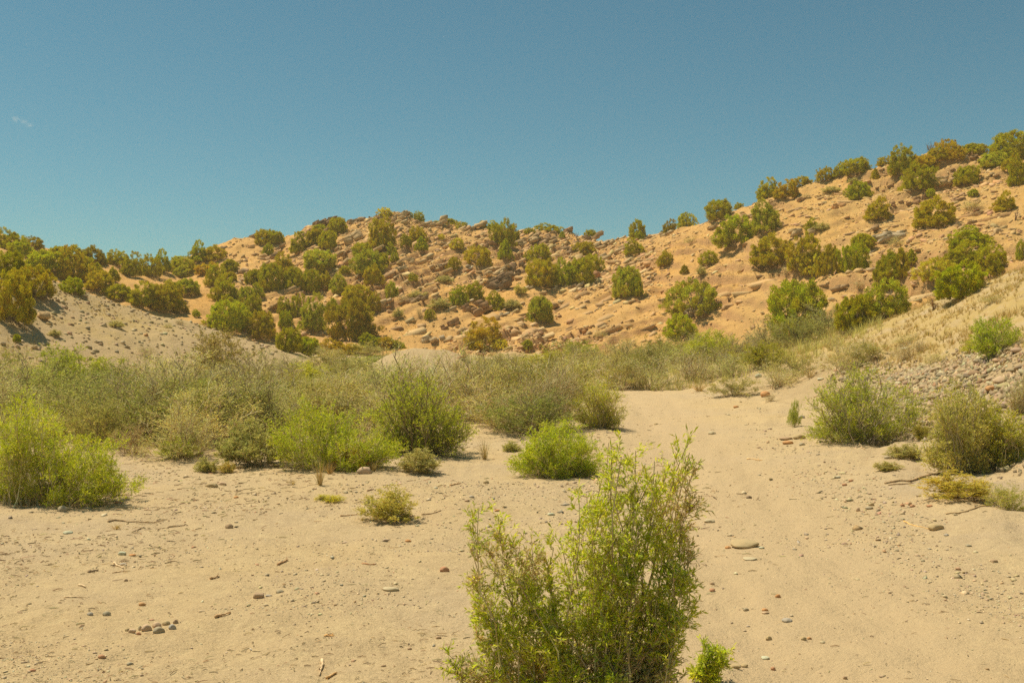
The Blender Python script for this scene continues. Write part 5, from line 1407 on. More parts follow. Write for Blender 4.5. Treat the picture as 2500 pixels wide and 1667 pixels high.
# thicket undergrowth
n = 4200; u = r.uniform(-350, 1480, n); y = 16.5 + 31 * r.random(n) ** .9; x = (u - CX) / F * y
edge = np.interp(y, [16, 19, 22, 27, 33, 48], [700, 760, 1330, 1400, 1440, 1480])
k = (u < edge) & (y > np.interp(u, [-300, 0, 250, 640, 800, 1180, 1340], [13, 14.5, 17.6, 17.6, 17.5, 18, 21])) & ~((np.abs(u - 1000) < 120) & (y > 37)) & (y < np.where(u < 720, 32.5, 60))
grass_field("thicket_undergrowth", x[k], y[k], .6, 18, 76, "grey-brown tangled undergrowth beneath the thicket bushes", GREY_PAL + [(4, (.33, .26, .15)), (2, (.42, .33, .17))], .013)
n = 1500; u = r.uniform(1480, 2150, n); y = 34.5 + 20 * r.random(n); x = (u - CX) / F * y
k = (y > yA(u) + .5) & (y < yB(u) + 3)
grass_field("brush_undergrowth", x[k], y[k], .5, 15, 77, "grey-green tangled undergrowth along the right hill foot", GREY_PAL + [(3, (.40, .31, .13))], .012)

# ------------------------------------------------------------------ stones of the wash
ROUND_ME = [mesh_np("stone", v, f, M_STONE, np.ones((len(v), 3)), True) for v, f in ROUNDS3]
HULLW_ME = [mesh_np("angular_stone", v, f, M_STONE, np.ones((len(v), 3))) for v, f in HULLS]
SC = {"grey": (0.518, 0.440, 0.290), "bluegrey": (0.378, 0.355, 0.290), "dark": (0.238, 0.177, 0.115), "tan": (0.644, 0.483, 0.250), "pale": (0.728, 0.611, 0.378), "white": (0.750, 0.738, 0.499), "red": (0.476, 0.220, 0.108), "orange": (0.630, 0.312, 0.121), "pink": (0.616, 0.398, 0.236), "brown": (0.378, 0.241, 0.128)}
SC["bluegrey"] = (.46, .42, .35); SC["red"] = (.56, .28, .15); SC["pink"] = (.66, .46, .29); SC["brown"] = (.47, .32, .19); SC["dark"] = (.32, .22, .14)
for _k in ("tan", "pale", "white", "grey"): SC[_k] = tuple(.8 * q for q in SC[_k])
def stone(t, cx, by, w, h, col, label, ang=False, rz=None, tilt=0.0, cat="stone", name="stone", me=None):
    u, v = px(t, cx, by); s = TILE[t][2]; p = spot(u, v, ymin=2)
    k = p[1] / s / F
    L, Hh = w * k, h * k
    zr = .62 if not ang else .55
    o = obj(name, me or rr.choice(HULLW_ME if ang else ROUND_ME), None, (p[0], p[1] + L * .3, p[2] + Hh * .22), SC[col])
    o.rotation_euler = (rr.uniform(-.1, .1), tilt, rr.uniform(-.35, .35) if rz is None else rz)
    o.scale = (L * 1.02, L * .9, Hh * .92 / zr)
    return tag(o, label, cat, "stones lying on the wash floor")
for a in [
 ('A', 450, 300, 78, 62, "grey", "smooth grey cobble by the large left green bush"),
 ('A', 1690, 424, 62, 50, "brown", "brown-grey stone alone on open sand left of the yellow shrub"),
 ('A', 1905, 935, 88, 64, "brown", "dark brown-grey stone beside a gravel patch"),
 ('A', 1045, 984, 54, 38, "orange", "rust-orange pebble in the lower left sand"),
 ('A', 745, 1434, 58, 40, "red", "red-brown oval pebble near the bottom left"),
 ('A', 660, 1068, 46, 32, "bluegrey", "small slate grey pebble left of the pebble pair"),
 ('A', 780, 1058, 62, 46, "grey", "rounded grey pebble in the lower left sand"),
 ('A', 1560, 120, 96, 46, "tan", "tan oval stone in front of the thicket"),
 ('A', 1640, 100, 66, 30, "pink", "pinkish flat stone next to the tan oval one"),
 ('A', 895, 620, 62, 40, "white", "whitish flat pebble left of centre on the sand"),
 ('A', 905, 695, 46, 22, "bluegrey", "blue-grey flat pebble below the whitish one"),
 ('A', 975, 625, 54, 22, "orange", "orange flat pebble right of the whitish one"),
 ('A', 930, 832, 34, 28, "brown", "small brown pebble left of centre on the sand"),
 ('A', 955, 1448, 54, 28, "grey", "grey flat pebble near the bottom left edge"),
 ('A', 230, 1488, 54, 22, "red", "thin red pebble in the bottom left corner"),
 ('A', 490, 465, 74, 32, "white", "white flat stone amid litter below the left bush"),
 ('A', 1165, 1212, 88, 62, "grey", "smooth grey oval pebble, front of the small stone cluster"),
 ('A', 1075, 1190, 78, 66, "pink", "pink stone, left of the small stone cluster"),
 ('A', 1150, 1165, 70, 56, "pink", "pink stone, middle of the small stone cluster"),
 ('A', 1222, 1140, 60, 44, "tan", "tan stone at the back of the small stone cluster"),
 ('A', 1270, 1185, 56, 52, "bluegrey", "blue-grey stone at the right of the small stone cluster"),
 ('A', 1296, 1132, 40, 44, "brown", "brown stone at the far right of the small cluster"),
 ('A', 970, 1218, 58, 44, "pink", "pinkish stone left in front of the cluster"),
 ('A', 938, 1198, 40, 34, "tan", "tan pebble leftmost of the cluster's stones"),
 ('A', 1022, 1230, 40, 28, "red", "red pebble in front of the cluster's pink stone"),
 ('A', 1032, 1180, 30, 50, "pale", "pale upright chip beside the cluster's pink stone"),
 ('A', 1985, 915, 50, 22, "bluegrey", "bluish pebble right of the dark brown-grey stone"),
 ('A', 2065, 890, 60, 32, "grey", "grey pebble in the gravel patch"),
 ('A', 870, 240, 50, 28, "red", "reddish pebble below the large left bush"),
 ('A', 925, 275, 34, 24, "grey", "grey pebble right of the smooth grey cobble"),
 ('A', 675, 232, 50, 30, "grey", "light pebble at the tip of the large left bush"),
 ('A', 1745, 200, 40, 24, "orange", "orange chip on sand below the tan oval stone"),
 ('B', 1467, 744, 76, 50, "red", "red-brown rounded stone left of the tall shrub"),
 ('B', 1065, 880, 118, 40, "pale", "pale flat stone half buried in the sand"),
 ('B', 1672, 197, 40, 26, "bluegrey", "dark grey pebble behind the tall shrub's left plume"),
 ('B', 1638, 226, 42, 26, "brown", "brown pebble beside the dark grey one"),
 ('B', 1805, 278, 40, 32, "tan", "tan pebble behind the tall shrub"),
 ('B', 1860, 298, 44, 24, "orange", "orange-tan flat pebble behind the tall shrub"),
 ('B', 1778, 92, 44, 36, "tan", "tan stone left of the low green bush"),
 ('B', 2260, 328, 60, 30, "white", "whitish flat stone behind the tall shrub"),
 ('B', 1212, 1280, 36, 26, "brown", "brown pebble near the bottom left of the shrub"),
 ('B', 1424, 1248, 46, 28, "brown", "dark chip beside the tall shrub's lower left"),
 ('B', 1020, 1460, 40, 22, "brown", "brown pebble at the bottom left of centre"),
 ('B', 1200, 524, 46, 28, "orange", "orange-brown chip in the middle of the sand"),
 (7, 968, 1030, 126, 84, "pink", "pinkish boulder at the foot of the green bushes"),
 ('D', 298, 572, 228, 82, "tan", "large flat tan stone on the trail"),
 ('D', 1712, 436, 118, 72, "tan", "tan block with brown shaded side at the right"),
 ('D', 315, 202, 48, 30, "dark", "small dark block alone on the trail"),
 ('D', 1125, 298, 32, 44, "pink", "upright pinkish stone at the trail's right edge"),
 ('D', 1212, 282, 58, 32, "grey", "grey stone right of the upright pinkish one"),
 ('D', 1455, 262, 38, 32, "red", "red stone in the right edge gravel, left one"),
 ('D', 1510, 250, 32, 36, "brown", "brown upright stone between red stones"),
 ('D', 1528, 266, 44, 28, "red", "red stone in the right edge gravel, middle one"),
 ('D', 1658, 266, 48, 24, "red", "red flat stone in the right edge gravel, right one"),
 ('D', 1225, 256, 48, 34, "tan", "tan stone behind the grey one at the trail edge"),
 ('D', 1025, 108, 42, 28, "red", "dark red stone on the trail's right side, near one"),
 ('D', 1072, 76, 38, 26, "red", "dark red stone on the trail's right side, far one"),
 ('D', 600, 1136, 80, 42, "bluegrey", "blue-grey half buried stone right of the shrub"),
 ('D', 720, 1226, 48, 36, "tan", "tan stone below the blue-grey stone"),
 ('D', 762, 1204, 38, 24, "orange", "orange pebble beside the tan stone"),
 ('D', 862, 1218, 44, 24, "pale", "pale pebble right of the orange pebble"),
 ('D', 285, 1450, 58, 40, "tan", "tan stone right of the small sprout"),
 ('D', 495, 1424, 38, 38, "red", "dark red stone near the bottom right of the shrub"),
 ('D', 45, 888, 46, 34, "red", "red stone touching the right side of the tall shrub"),
 ('D', 45, 842, 36, 28, "brown", "brown stone behind the red one by the shrub"),
 ('D', 532, 950, 46, 36, "orange", "orange stone right of the tall shrub"),
 ('D', 218, 1542, 88, 46, "tan", "rounded tan stone at the bottom edge by the sprout"),
 ('D', 1028, 1500, 36, 38, "brown", "brown stone near the bottom right"),
 ('D', 1605, 660, 34, 26, "pale", "pale pebble alone on the right trail"),
 ('D', 434, 1052, 54, 26, "orange", "flat orange pebble in the shrub-side gravel"),
 ('D', 440, 1072, 58, 22, "pink", "flat pinkish pebble below the flat orange one"),
 ('D', 160, 572, 46, 28, "orange", "orange pebble at the left of the large flat stone"),
 ('D', 410, 574, 46, 22, "white", "white pebble at the right of the large flat stone"),
 ('D', 330, 660, 110, 26, "pale", "pale buried slab below the large flat stone"),
 ('D', 462, 1250, 50, 44, "tan", "square tan stone in the shrub-side gravel"),
 ('D', 440, 1330, 66, 30, "white", "whitish pebble low in the shrub-side gravel"),
 ('D', 295, 1020, 44, 34, "grey", "grey pebble in the gravel right of the shrub"),
 ('D', 1780, 480, 40, 24, "bluegrey", "grey pebble below the tan block"),
 ('D', 1945, 558, 48, 24, "grey", "grey flat pebble in the right edge gravel"),
 ('D', 2135, 672, 60, 34, "brown", "brownish stone near the right frame edge"),
 ('D', 30, 382, 90, 36, "pale", "pale flat stone on the trail behind the shrub"),
 (8, 1810, 874, 68, 38, "pale", "pale rounded stone in the middle of the trail"),
 (8, 2007, 654, 50, 28, "orange", "orange stone far up the trail's right"),
 (8, 2250, 566, 84, 74, "orange", "orange triangular slab leaning at the bank foot"),
 (8, 1180, 505, 44, 30, "pale", "pale stone at the trail's far left bend"),
 (8, 2195, 985, 34, 18, "brown", "brown pebble on the upper trail"),
 (8, 1350, 795, 38, 20, "tan", "tan pebble on the upper trail's left"),
 (5, 512, 1246, 112, 54, "tan", "tan rounded cobble at the trail edge, right of the pair"),
 (5, 420, 1290, 98, 42, "orange", "orange-red flat cobble in front of the tan pair"),
 (5, 408, 1258, 116, 42, "brown", "brown flat cobble, left of the pair"),
 (5, 535, 1078, 54, 38, "bluegrey", "grey-green cobble beside the upright weed"),
 (5, 1280, 1222, 94, 38, "pale", "pale flat cobble under the wide green bush"),
 (5, 535, 1300, 54, 30, "grey", "grey cobble beside the orange-red one"),
 (5, 180, 742, 62, 48, "white", "white boulder in the brush right of the trail"),
 (5, 688, 764, 60, 28, "white", "white cobble on the bank by the straw grass"),
 (5, 1180, 820, 50, 46, "orange", "orange rock in the stony bank"),
 (5, 2095, 798, 62, 36, "grey", "grey cobble in the stony bank"),
 (5, 1715, 785, 62, 42, "grey", "large light grey cobble in the stony bank"),
 (5, 2100, 850, 110, 60, "orange", "orange rock patch in the stony bank's right"),
 (5, 1400, 520, 110, 30, "white", "white flat stone in the bank grass"),
 (5, 1240, 1410, 60, 34, "grey", "grey cobble on sand below the wide bush"),
 (6, 1960, 985, 96, 42, "tan", "tan oval cobble below the thicket's sage shrub"),
 (6, 2200, 975, 110, 40, "pink", "pinkish rock at the foot of the spreading green bush"),
 (6, 570, 745, 110, 60, "grey", "grey boulder half hidden behind the left bush"),
]:
    stone(*a)

# cobbles of the stony bank: the largest as things, the rest as stuff
def bank_points(n, seed):
    r = np.random.default_rng(seed)
    u = r.uniform(1960, 3500, n); f = r.uniform(-.15, 1.15, n)
    y = yA(u) + (yA2(u) - yA(u)) * f + r.normal(size=n) * .5
    x = (u - CX) / F * y
    k = r.random(n) < np.clip(sstep(1960, 2240, u) * (.75 + .6 * fbm(x / 1.8, y / 1.8, 2, 91)) * sstep(1.25, .8, f) * sstep(-.1, .55, f), 0, 1)
    return x[k], y[k], u[k], r
COB_ME = [mesh_np("cobble", v, f, M_STONE, np.ones((len(v), 3)), True) for v, f in ROUNDS2]
x, y, u, r = bank_points(4900, 81)
vis = np.where(u < 2500)[0][:280]
for i in vis:
    s_ = .09 + .13 * r.random() ** 2
    o = obj("cobble", COB_ME[r.integers(len(COB_ME))], None, (x[i], y[i], float(ground_z(x[i], y[i])) + s_ * .16), tuple(pick_cols(1, STONE_PAL, r, .14)[0] * np.array([.80, .80, .76])))
    o.scale = (s_ * 1.25, s_, s_ * .8); o.rotation_euler = (r.normal() * .25, r.normal() * .25, r.random() * 6.28)
    tag(o, "rounded tan or grey cobble in the stony slope of the right bank", "cobble", "cobbles of the stony bank")
x, y, u, r = bank_points(52000, 82)
n = len(x); sz = .04 + .08 * r.random(n) ** 2
me = scatter("bank_gravel", OCTAS, np.c_[x, y, ground_z(x, y) + sz * .12], rotmats(r.normal(size=n) * .3, r.normal(size=n) * .3, r.random(n) * 6.28), sz * 1.2, pick_cols(n, STONE_PAL, r, .18) * np.array([.82, .8, .74]), M_STONE)
tag(obj("bank_gravel", me), "small stones between the cobbles of the right bank", None, None, "stuff")
# stones of the left spur
r = np.random.default_rng(83)
n = 900; u = r.uniform(-260, 700, n); f = r.random(n) ** .8; y = yA(u) + (yB(u) - yA(u)) * f; x = (u - CX) / F * y
sz = .07 + .12 * r.random(n) ** 3
me = scatter("spur_stones", HULLS, np.c_[x, y, ground_z(x, y) + sz * .12], rotmats(r.normal(size=n) * .3, r.normal(size=n) * .3, r.random(n) * 6.28), sz * 1.3, pick_cols(n, [(4, (.50, .39, .23)), (3, (.42, .32, .18)), (1, (.34, .22, .12))], r, .1), M_STONE)
tag(obj("spur_stones", me), "pale stones strewn over the left spur", None, None, "stuff")

# gravel, chips and plant litter of the wash floor
def floor_points(n, seed, vmax=1740, vmin=960):
    r = np.random.default_rng(seed)
    u = r.uniform(-120, 2620, n); v = vmin + (vmax - vmin) * r.random(n)
    y = CAMZ * F / (v - HV); x = (u - CX) / F * y
    return x, y, u, v, r
x, y, u, v, r = floor_points(85000, 91)
d = .30 + .8 * fbm(x / 1.3, y / 1.3, 3, 92) + .35 * fbm(x / 5, y / 5, 2, 93)
trail = np.exp(-((x - np.interp(y, [3, 6, 10, 15, 22, 32], [1.6, 1.7, 2.2, 2.9, 3.4, 4.3])) / np.interp(y, [3, 10, 32], [.7, 1.1, 1.4])) ** 2)
txc = np.interp(y, [2, 6, 10, 15, 22, 32, 42], [1.75, 1.8, 2.25, 2.95, 3.5, 4.3, 4.6]); twc = np.interp(y, [2, 10, 32], [.85, 1.15, 1.3])
edge = np.exp(-((np.abs((x - txc) / twc) - 1.25) / .3) ** 2) * (y > 5)
k = (r.random(len(x)) < np.clip(d * (1 - .75 * trail) + .45 * edge, .06, 1)) & (y < yA(u))
edge = edge[k]; x, y = x[k], y[k]; n = len(x)
sz = (1 + .8 * edge * r.random(n)) * (.004 + .010 * r.random(n) ** 2 + .022 * (r.random(n) < .05) * r.random(n)) * np.clip(y / 6, .8, 2.2)
me = scatter("gravel", OCTAS, np.c_[x, y, ground_z(x, y) + sz * .06], rotmats(r.normal(size=n) * .35, r.normal(size=n) * .35, r.random(n) * 6.28), np.c_[sz * 1.4, sz * 1.1, sz * .65], pick_cols(n, STONE_PAL, r, .15) * 1.12, M_STONE)
tag(obj("gravel", me), "fine gravel scattered over the sandy wash floor", None, None, "stuff")
x, y, u, v, r = floor_points(20000, 95)
d = .18 + .9 * fbm(x / 1.6 + 9, y / 1.6, 3, 96) + .25 * sstep(1500, 300, u)
k = (r.random(len(x)) < np.clip(d, .04, 1)) & (y < yA(u)) & (r.random(len(x)) < np.where(u > 1750, .35, 1))
x, y = x[k], y[k]; n = len(x)
L = (.015 + .05 * r.random(n) ** 2) * np.clip(y / 6, .8, 1.9); a = r.normal(size=n) * .6 + (r.random(n) < .25) * 1.3
z = ground_z(x, y) + .004
D = np.c_[np.cos(a), np.sin(a), r.normal(size=n) * .12]
P = np.stack([np.c_[x, y, z] + D * (L * t)[:, None] + (np.array([0, 0, 1]) * .004 if 0 < t < 1 else 0) + r.normal(size=(n, 3)) * (L * .05)[:, None] * (0 < t < 1) for t in (0, .5, 1)], 1)
P[..., 2] = np.maximum(P[..., 2], (ground_z(P[..., 0], P[..., 1]) + .001))
tv, tf = tubes(P, (.0012 + .0024 * r.random((n, 1))) * np.clip(y / 6, .8, 2)[:, None] * np.array([[.8, 1, .5]]), 3)
tag(obj("plant_litter", mesh_np("plant_litter", tv, tf, M_STRAW, np.repeat(pick_cols(n, [(4, (.62, .48, .27)), (3, (.48, .35, .19)), (2, (.30, .20, .11))], r), 9, 0))),
    "dry twigs, bark chips and straw littering the sand", None, None, "stuff")

# ------------------------------------------------------------------ sticks, logs, posts, dead wood, yucca, cloud
def stick(t, pts, r0, label, name="stick", cat="stick", col=(1, 1, 1), seed=0, fork=True, lift=.5):
    rg = np.random.default_rng(seed + 500)
    P = np.array([spot(*px(t, *q), ymin=2) for q in pts])
    s = np.linspace(0, 1, 9); tt = np.linspace(0, 1, len(P))
    Q = np.stack([np.interp(s, tt, P[:, i]) for i in range(3)], -1)
    ln = np.linalg.norm(Q[-1] - Q[0])
    Q[1:-1] += rg.normal(size=(7, 3)) * ln * .012
    Q[:, 2] = ground_z(Q[:, 0], Q[:, 1]) + r0 * (lift + .6 * rg.random(9))
    o0 = Q[0].copy()
    v, f = tubes((Q - o0)[None], (r0 * np.linspace(1, .45, 9) * (1 + .18 * rg.normal(size=9)))[None], 6)
    caps = [np.array([list(range(5, -1, -1)), list(range(48, 54))])]
    parts_f = [f] + caps
    if fork:
        q = Q[5] - o0; e = q + (Q[8] - Q[4]) * .4 + np.array([0, ln * .14, r0 * 2])
        v2, f2 = tubes(np.stack([q, (q + e) / 2 + rg.normal(size=3) * ln * .02, e])[None], np.array([[r0 * .5, r0 * .4, r0 * .2]]), 5)
        parts_f.append(f2 + len(v)); v = np.concatenate([v, v2])
    o = obj(name, mesh_np(name, v, parts_f, M_WOOD, None, True), None, tuple(o0), col)
    return tag(o, label, cat, "dead sticks on the sand")
PALEW = (1.9, 1.85, 1.75)
for i, a in enumerate([
 ('A', [(770, 188), (870, 182), (980, 178)], .010, "long straight stick at the edge of the large left bush", PALEW),
 ('A', [(1240, 418), (1300, 412), (1365, 402)], .010, "bleached twisted stick left of the brown-grey stone", PALEW),
 ('A', [(845, 680), (880, 705), (915, 728)], .008, "pale slanting stick below the whitish pebble", PALEW),
 ('A', [(650, 748), (690, 742), (728, 738)], .011, "grey bark chunk lying left of the slanting stick", (1.1, 1.05, 1)),
 ('A', [(2055, 688), (2095, 675), (2130, 662)], .010, "short reddish stick in the middle left sand", (1.5, 1.2, 1)),
 ('A', [(1590, 1122), (1645, 1108), (1705, 1090)], .010, "short thick stick below the dark brown-grey stone", (1.6, 1.35, 1.1)),
 ('A', [(1555, 788), (1590, 778), (1625, 768)], .009, "short brown stick near the sand's middle", (1.4, 1.2, 1)),
 ('A', [(800, 378), (880, 366), (960, 378), (1060, 380), (1165, 384), (1240, 358)], .009, "long crooked stick through the bark litter pile", (1.4, 1.3, 1.15)),
 ('A', [(980, 455), (1010, 440), (1045, 422)], .007, "thin stick below the bark litter pile", (1.3, 1.2, 1.1)),
 ('A', [(585, 845), (610, 850), (635, 856)], .009, "small bleached chip left of the small brown pebble", PALEW),
 ('A', [(830, 765), (890, 757), (950, 750)], .005, "thin straight twig below the pale slanting stick", (1.5, 1.3, 1.1)),
 ('A', [(470, 942), (540, 938), (610, 930)], .006, "thin pale twig in the lower left sand", PALEW),
 ('B', [(565, 1415), (562, 1470), (545, 1530)], .009, "curved bleached stick at the bottom left of centre", PALEW),
 ('B', [(700, 335), (780, 328), (865, 323)], .008, "thin straight stick left of the yellow-green shrub", (1.4, 1.2, 1)),
 ('B', [(1300, 324), (1370, 318), (1445, 295)], .009, "forked grey stick right of the yellow-green shrub", (1.4, 1.3, 1.15)),
 ('B', [(860, 688), (920, 690), (965, 683)], .007, "reddish twig near the middle of the sand", (1.5, 1.1, .9)),
 ('B', [(580, 1268), (620, 1264), (655, 1262)], .007, "short golden twig near the bottom left of centre", (2, 1.5, .9)),
 ('B', [(600, 1535), (640, 1515), (675, 1500)], .008, "short twig beside the curved bleached stick", (1.7, 1.4, 1)),
 ('B', [(1515, 108), (1550, 100), (1595, 93)], .010, "forked stick in front of the pale straw tuft", (1.5, 1.25, 1)),
 ('B', [(900, 148), (925, 142), (950, 136)], .010, "short stick behind the yellow-green shrub", (1.2, 1, .9)),
 ('D', [(1320, 95), (1480, 80), (1600, 55), (1750, 15)], .016, "long dead branch bundle left of the golden shrub", (1.5, 1.4, 1.25)),
 ('D', [(1345, 105), (1500, 95), (1640, 75)], .011, "second dead branch lying under the long one", (1.3, 1.2, 1.1)),
 ('D', [(1770, 320), (1930, 300), (2110, 250)], .010, "thin dead branch right of the red gravel stones", (1.4, 1.3, 1.1)),
 ('D', [(1460, 370), (1560, 410), (1690, 432)], .004, "yellow straw stalk touching the tan block", (3, 2.4, 1.1)),
 (8, [(2095, 1078), (2160, 1082), (2220, 1088)], .012, "pale flat stick lying on the upper trail", (2.2, 2.0, 1.6)),
 (5, [(960, 1250), (1000, 1290), (1045, 1335)], .013, "bleached branch sticking out under the wide green bush", PALEW),
]):
    stick(a[0], a[1], a[2], a[3], col=a[4], seed=i, fork=(i % 2 == 0))

def post(u, v, hpx, wpx, label, col, name="fence_post"):
    p = spot(u, v, ymin=20)
    k = p[1] / F
    h, w = hpx * k + .25, wpx * k
    rg = np.random.default_rng(int(u))
    Q = np.c_[rg.normal(size=6) * w * .08, rg.normal(size=6) * w * .08, np.linspace(-.25, h - .25, 6)]
    vv, f = tubes(Q[None], (w / 2 * np.array([1.05, 1, .97, .98, .93, .9]))[None], 8)
    cap = np.array([list(range(40, 48))])
    o = obj(name, mesh_np(name, vv, [f, cap], M_WOOD, None, False), None, tuple(p), col)
    return tag(o, label, "post", "fence posts at the hill foot")
post(1813, 863, 27, 3.2, "weathered wooden fence post above the right brush", (1, .9, .8))
post(1926.5, 840, 39, 2.6, "rusty fence post in front of the largest foot juniper", (1.6, .8, .5))
post(1450.5, 934, 18, 3.0, "short pale stake at the far end of the trail", (3.0, 2.9, 2.6), "stake")

def dead_tree(t, cx, by, w, h, seed, label, name="dead_tree", col=(1, 1, 1), n=9, arch=False, cat="dead tree"):
    rg = np.random.default_rng(seed)
    u, v = px(t, cx, by); s = TILE[t][2]; p = spot(u, v, ymin=20); k = p[1] / s / F
    wm, hm = w * k, h * k
    tips = np.c_[rg.uniform(-.5, .5, n) * wm, rg.uniform(-.4, .4, n) * wm, hm * (.55 + .45 * rg.random(n))]
    if arch: tips[:, 2] *= rg.uniform(.15, .9, n)
    b = np.zeros((n, 3)); b[:, 2] = -.1
    c = b + tips * np.array([.25, .25, .6]) + rg.normal(size=(n, 3)) * wm * .05 + (np.array([0, 0, hm * .5]) if arch else 0)
    P = bez(b, c, tips, 7); P[:, 1:-1] += rg.normal(size=(n, 5, 3)) * wm * .02
    tv, tf = tubes(P, (.05 * hm * (.4 + .6 * rg.random((n, 1)))) * np.linspace(1, .25, 7)[None], 5)
    m = n * 7; si = rg.integers(0, n, m); j = rg.integers(2, 6, m)
    d = unit(rg.normal(size=(m, 3)) + np.array([0, 0, .6])); L = hm * (.12 + .2 * rg.random(m))
    P2 = bez(P[si, j], P[si, j] + d * L[:, None] * .5 + rg.normal(size=(m, 3)) * hm * .02, P[si, j] + d * L[:, None], 4)
    v2, f2 = tubes(P2, .014 * hm * np.linspace(1, .4, 4)[None] * np.ones((m, 1)), 4)
    root = bpy.data.objects.new(name, None); COL.objects.link(root); root.location = p
    tag(root, label, cat)
    obj("trunk", mesh_np("dead_trunk", tv, tf, M_WOOD, None, True), root, None, col)
    obj("branches", mesh_np("dead_branches", v2, f2, M_WOOD, None, True), root, None, col)
dead_tree(4, 1585, 262, 110, 118, 1, "bare dead tree against the sky on the right hilltop", col=(.7, .7, .75))
dead_tree(5, 1610, 190, 170, 138, 2, "arching dead snag beside the bright bottom cluster juniper", "dead_snag", (1.0, .8, .65), 8, True)
dead_tree(4, 1185, 1105, 40, 95, 3, "grey dead stump left of the round grey shrub", "dead_stump", (1.4, 1.3, 1.2), 4)
dead_tree(4, 1250, 700, 60, 80, 4, "short forked dead stump among the red ledge blocks", "dead_stump", (1.1, 1, .95), 5)
dead_tree(4, 2280, 800, 60, 130, 5, "bare leaning trunk right of the leaning juniper", "dead_tree", (.9, .75, .7), 3)
dead_tree(3, 1945, 860, 120, 90, 6, "dark dead branches right of the big twiggy juniper", "dead_snag", (.9, .75, .65), 7, True)
dead_tree(3, 2290, 110, 120, 90, 7, "bare dead shrub on the right skyline's left end", "dead_shrub", (.9, .85, .8), 8)
dead_tree(4, 270, 690, 120, 70, 8, "bare grey twigs above the tall dull green juniper", "dead_shrub", (1, .9, .85), 8)
dead_tree(3, 700, 360, 40, 70, 9, "dark dead stub among the red skyline blocks", "dead_stump", (.7, .6, .55), 3)
dead_tree(5, 1830, 210, 40, 55, 10, "small dark dead twig plant high on the grassy bank", "dead_shrub", (.6, .55, .5), 5)
dead_tree(8, 730, 470, 110, 180, 11, "bare dead stems rising above the grey twiggy bush", "dead_shrub", (1.3, 1.2, 1.1), 6)
stick(3, [(845, 948), (890, 900), (935, 852)], .05, "grey log lying on the bare slope", "log", "log", (1.3, 1.2, 1.1), 90, True)

def yucca(t, cx, by, w, h, label):
    """dead yucca: a stub trunk hung with drooping brown blades"""
    rg = np.random.default_rng(3); u, v = px(t, cx, by); s = TILE[t][2]; p = spot(u, v, ymin=20); k = p[1] / s / F
    wm, hm = w * k, h * k
    root = bpy.data.objects.new("dead_yucca", None); COL.objects.link(root); root.location = p
    tag(root, label, "yucca")
    tv, tf = tubes(np.c_[np.zeros(4), np.zeros(4), np.linspace(-.1, hm * .85, 4)][None], (wm * np.array([[.10, .09, .08, .04]])), 7)
    obj("trunk", mesh_np("yucca_trunk", tv, tf, M_WOOD, None, True), root, None, (1, .75, .55))
    n = 90; a = rg.random(n) * 6.283; z0 = hm * (.45 + .5 * rg.random(n))
    b = np.c_[np.cos(a) * wm * .05, np.sin(a) * wm * .05, z0]
    e = np.c_[np.cos(a) * wm * (.22 + .3 * rg.random(n)), np.sin(a) * wm * (.22 + .3 * rg.random(n)), z0 - hm * (.2 + .45 * rg.random(n))]
    up = rg.random(n) < .25; e[up, 2] = z0[up] + hm * .2
    e[:, 2] = np.maximum(e[:, 2], .02)
    P = bez(b, (b + e) / 2 + np.array([0, 0, hm * .1]), e, 4)
    v2, f2 = tubes(P, wm * .022 * np.array([[1, 1, .7, .15]]) * np.ones((n, 1)), 3)
    obj("leaves", mesh_np("yucca_leaves", v2, f2, M_WOOD), root, None, (.95, .62, .38))
yucca(3, 445, 1338, 105, 122, "dead brown yucca at the foot of the hill")
yucca_b = None

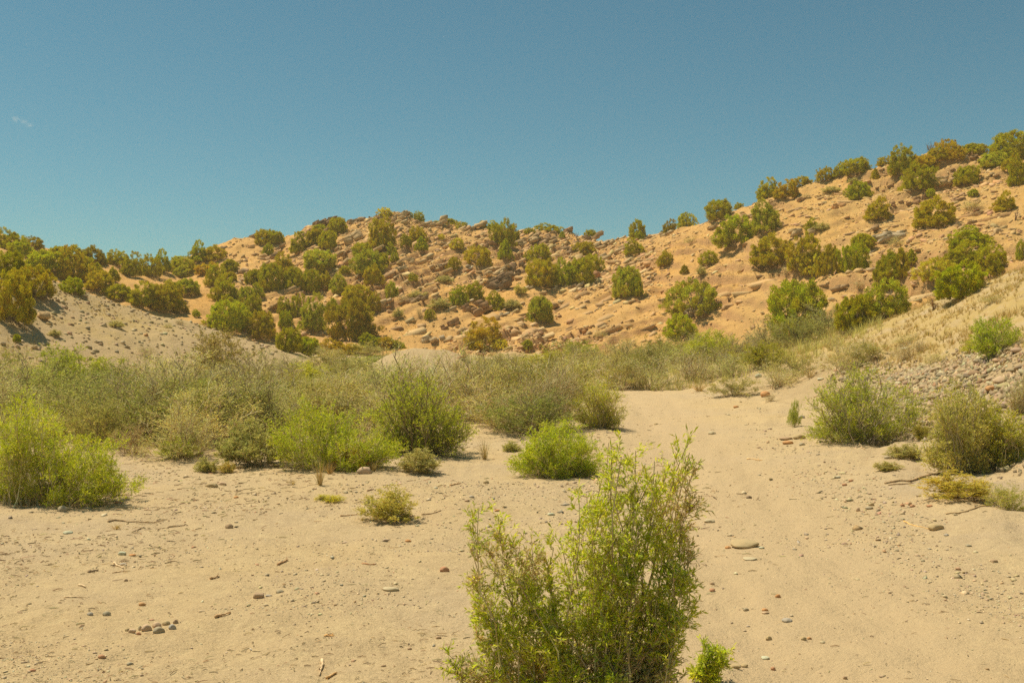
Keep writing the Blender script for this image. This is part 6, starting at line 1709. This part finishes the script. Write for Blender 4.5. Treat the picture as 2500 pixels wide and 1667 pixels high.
def cloud():
    """three thin puffs of cloud far beyond the hills"""
    y = 4200.0; k = y / F
    m, nt = new_mat("cloud_vapour"); n = N(nt)
    tc = n.node("ShaderNodeTexCoord").outputs["Object"]
    ln = n.node("ShaderNodeVectorMath", operation='LENGTH'); n.link(tc, ln.inputs[0])
    fall = n.ramp(ln.outputs["Value"], 1.0, .1)
    nz = n.ramp(n.noise(tc, 1.6, 5, .6), .38, .68)
    den = n.math('MULTIPLY', n.math('MULTIPLY', fall, nz), .024)
    pv = n.node("ShaderNodeVolumePrincipled")
    pv.inputs["Color"].default_value = (1, 1, 1, 1); pv.inputs["Anisotropy"].default_value = .2
    n.link(den, pv.inputs["Density"])
    o = n.node("ShaderNodeOutputMaterial"); n.link(pv.outputs[0], o.inputs["Volume"])
    root = bpy.data.objects.new("cloud", None); COL.objects.link(root)
    root.location = ((55 - CX) / F * y, y, CAMZ + (HV - 298) / F * y)
    tag(root, "tiny white wisp of cloud in the blue sky at the left", "cloud")
    v, f = round_rock(np.random.default_rng(4), (2, 2, 2), 2, .1)
    me = mesh_np("cloud_puff", v, f, m)
    for (u, v_, w, h) in ((37, 291, 15, 10), (58, 297, 11, 8), (72, 306, 13, 7)):
        o = obj("puff", me, root, ((u - 55) * k, 0, (298 - v_) * k)); o.scale = (w * k, 12 * k, h * k); o.rotation_euler = (0, .3, u)
cloud()

# ------------------------------------------------------------------ warm haze volume added to imitate faded, lifted blacks
def haze():
    m, nt = new_mat("black_lift_haze"); n = N(nt)
    pv = n.node("ShaderNodeVolumePrincipled")
    pv.inputs["Color"].default_value = (1.0, .90, .62, 1); pv.inputs["Density"].default_value = .0007
    pv.inputs["Anisotropy"].default_value = .1
    o = n.node("ShaderNodeOutputMaterial"); n.link(pv.outputs[0], o.inputs["Volume"])
    x0, x1, y0, y1, z0, z1 = -1720, 1720, -1530, 1530, -1.6, 24
    v = np.array([(x, y, z) for x in (x0, x1) for y in (y0, y1) for z in (z0, z1)], float)
    f = np.array([(0, 1, 3, 2), (4, 6, 7, 5), (0, 4, 5, 1), (2, 3, 7, 6), (0, 2, 6, 4), (1, 5, 7, 3)])
    tag(obj("haze", mesh_np("haze", v, f, m)), "thin warm haze added to lift the dark tones", None, None, "stuff")
haze()
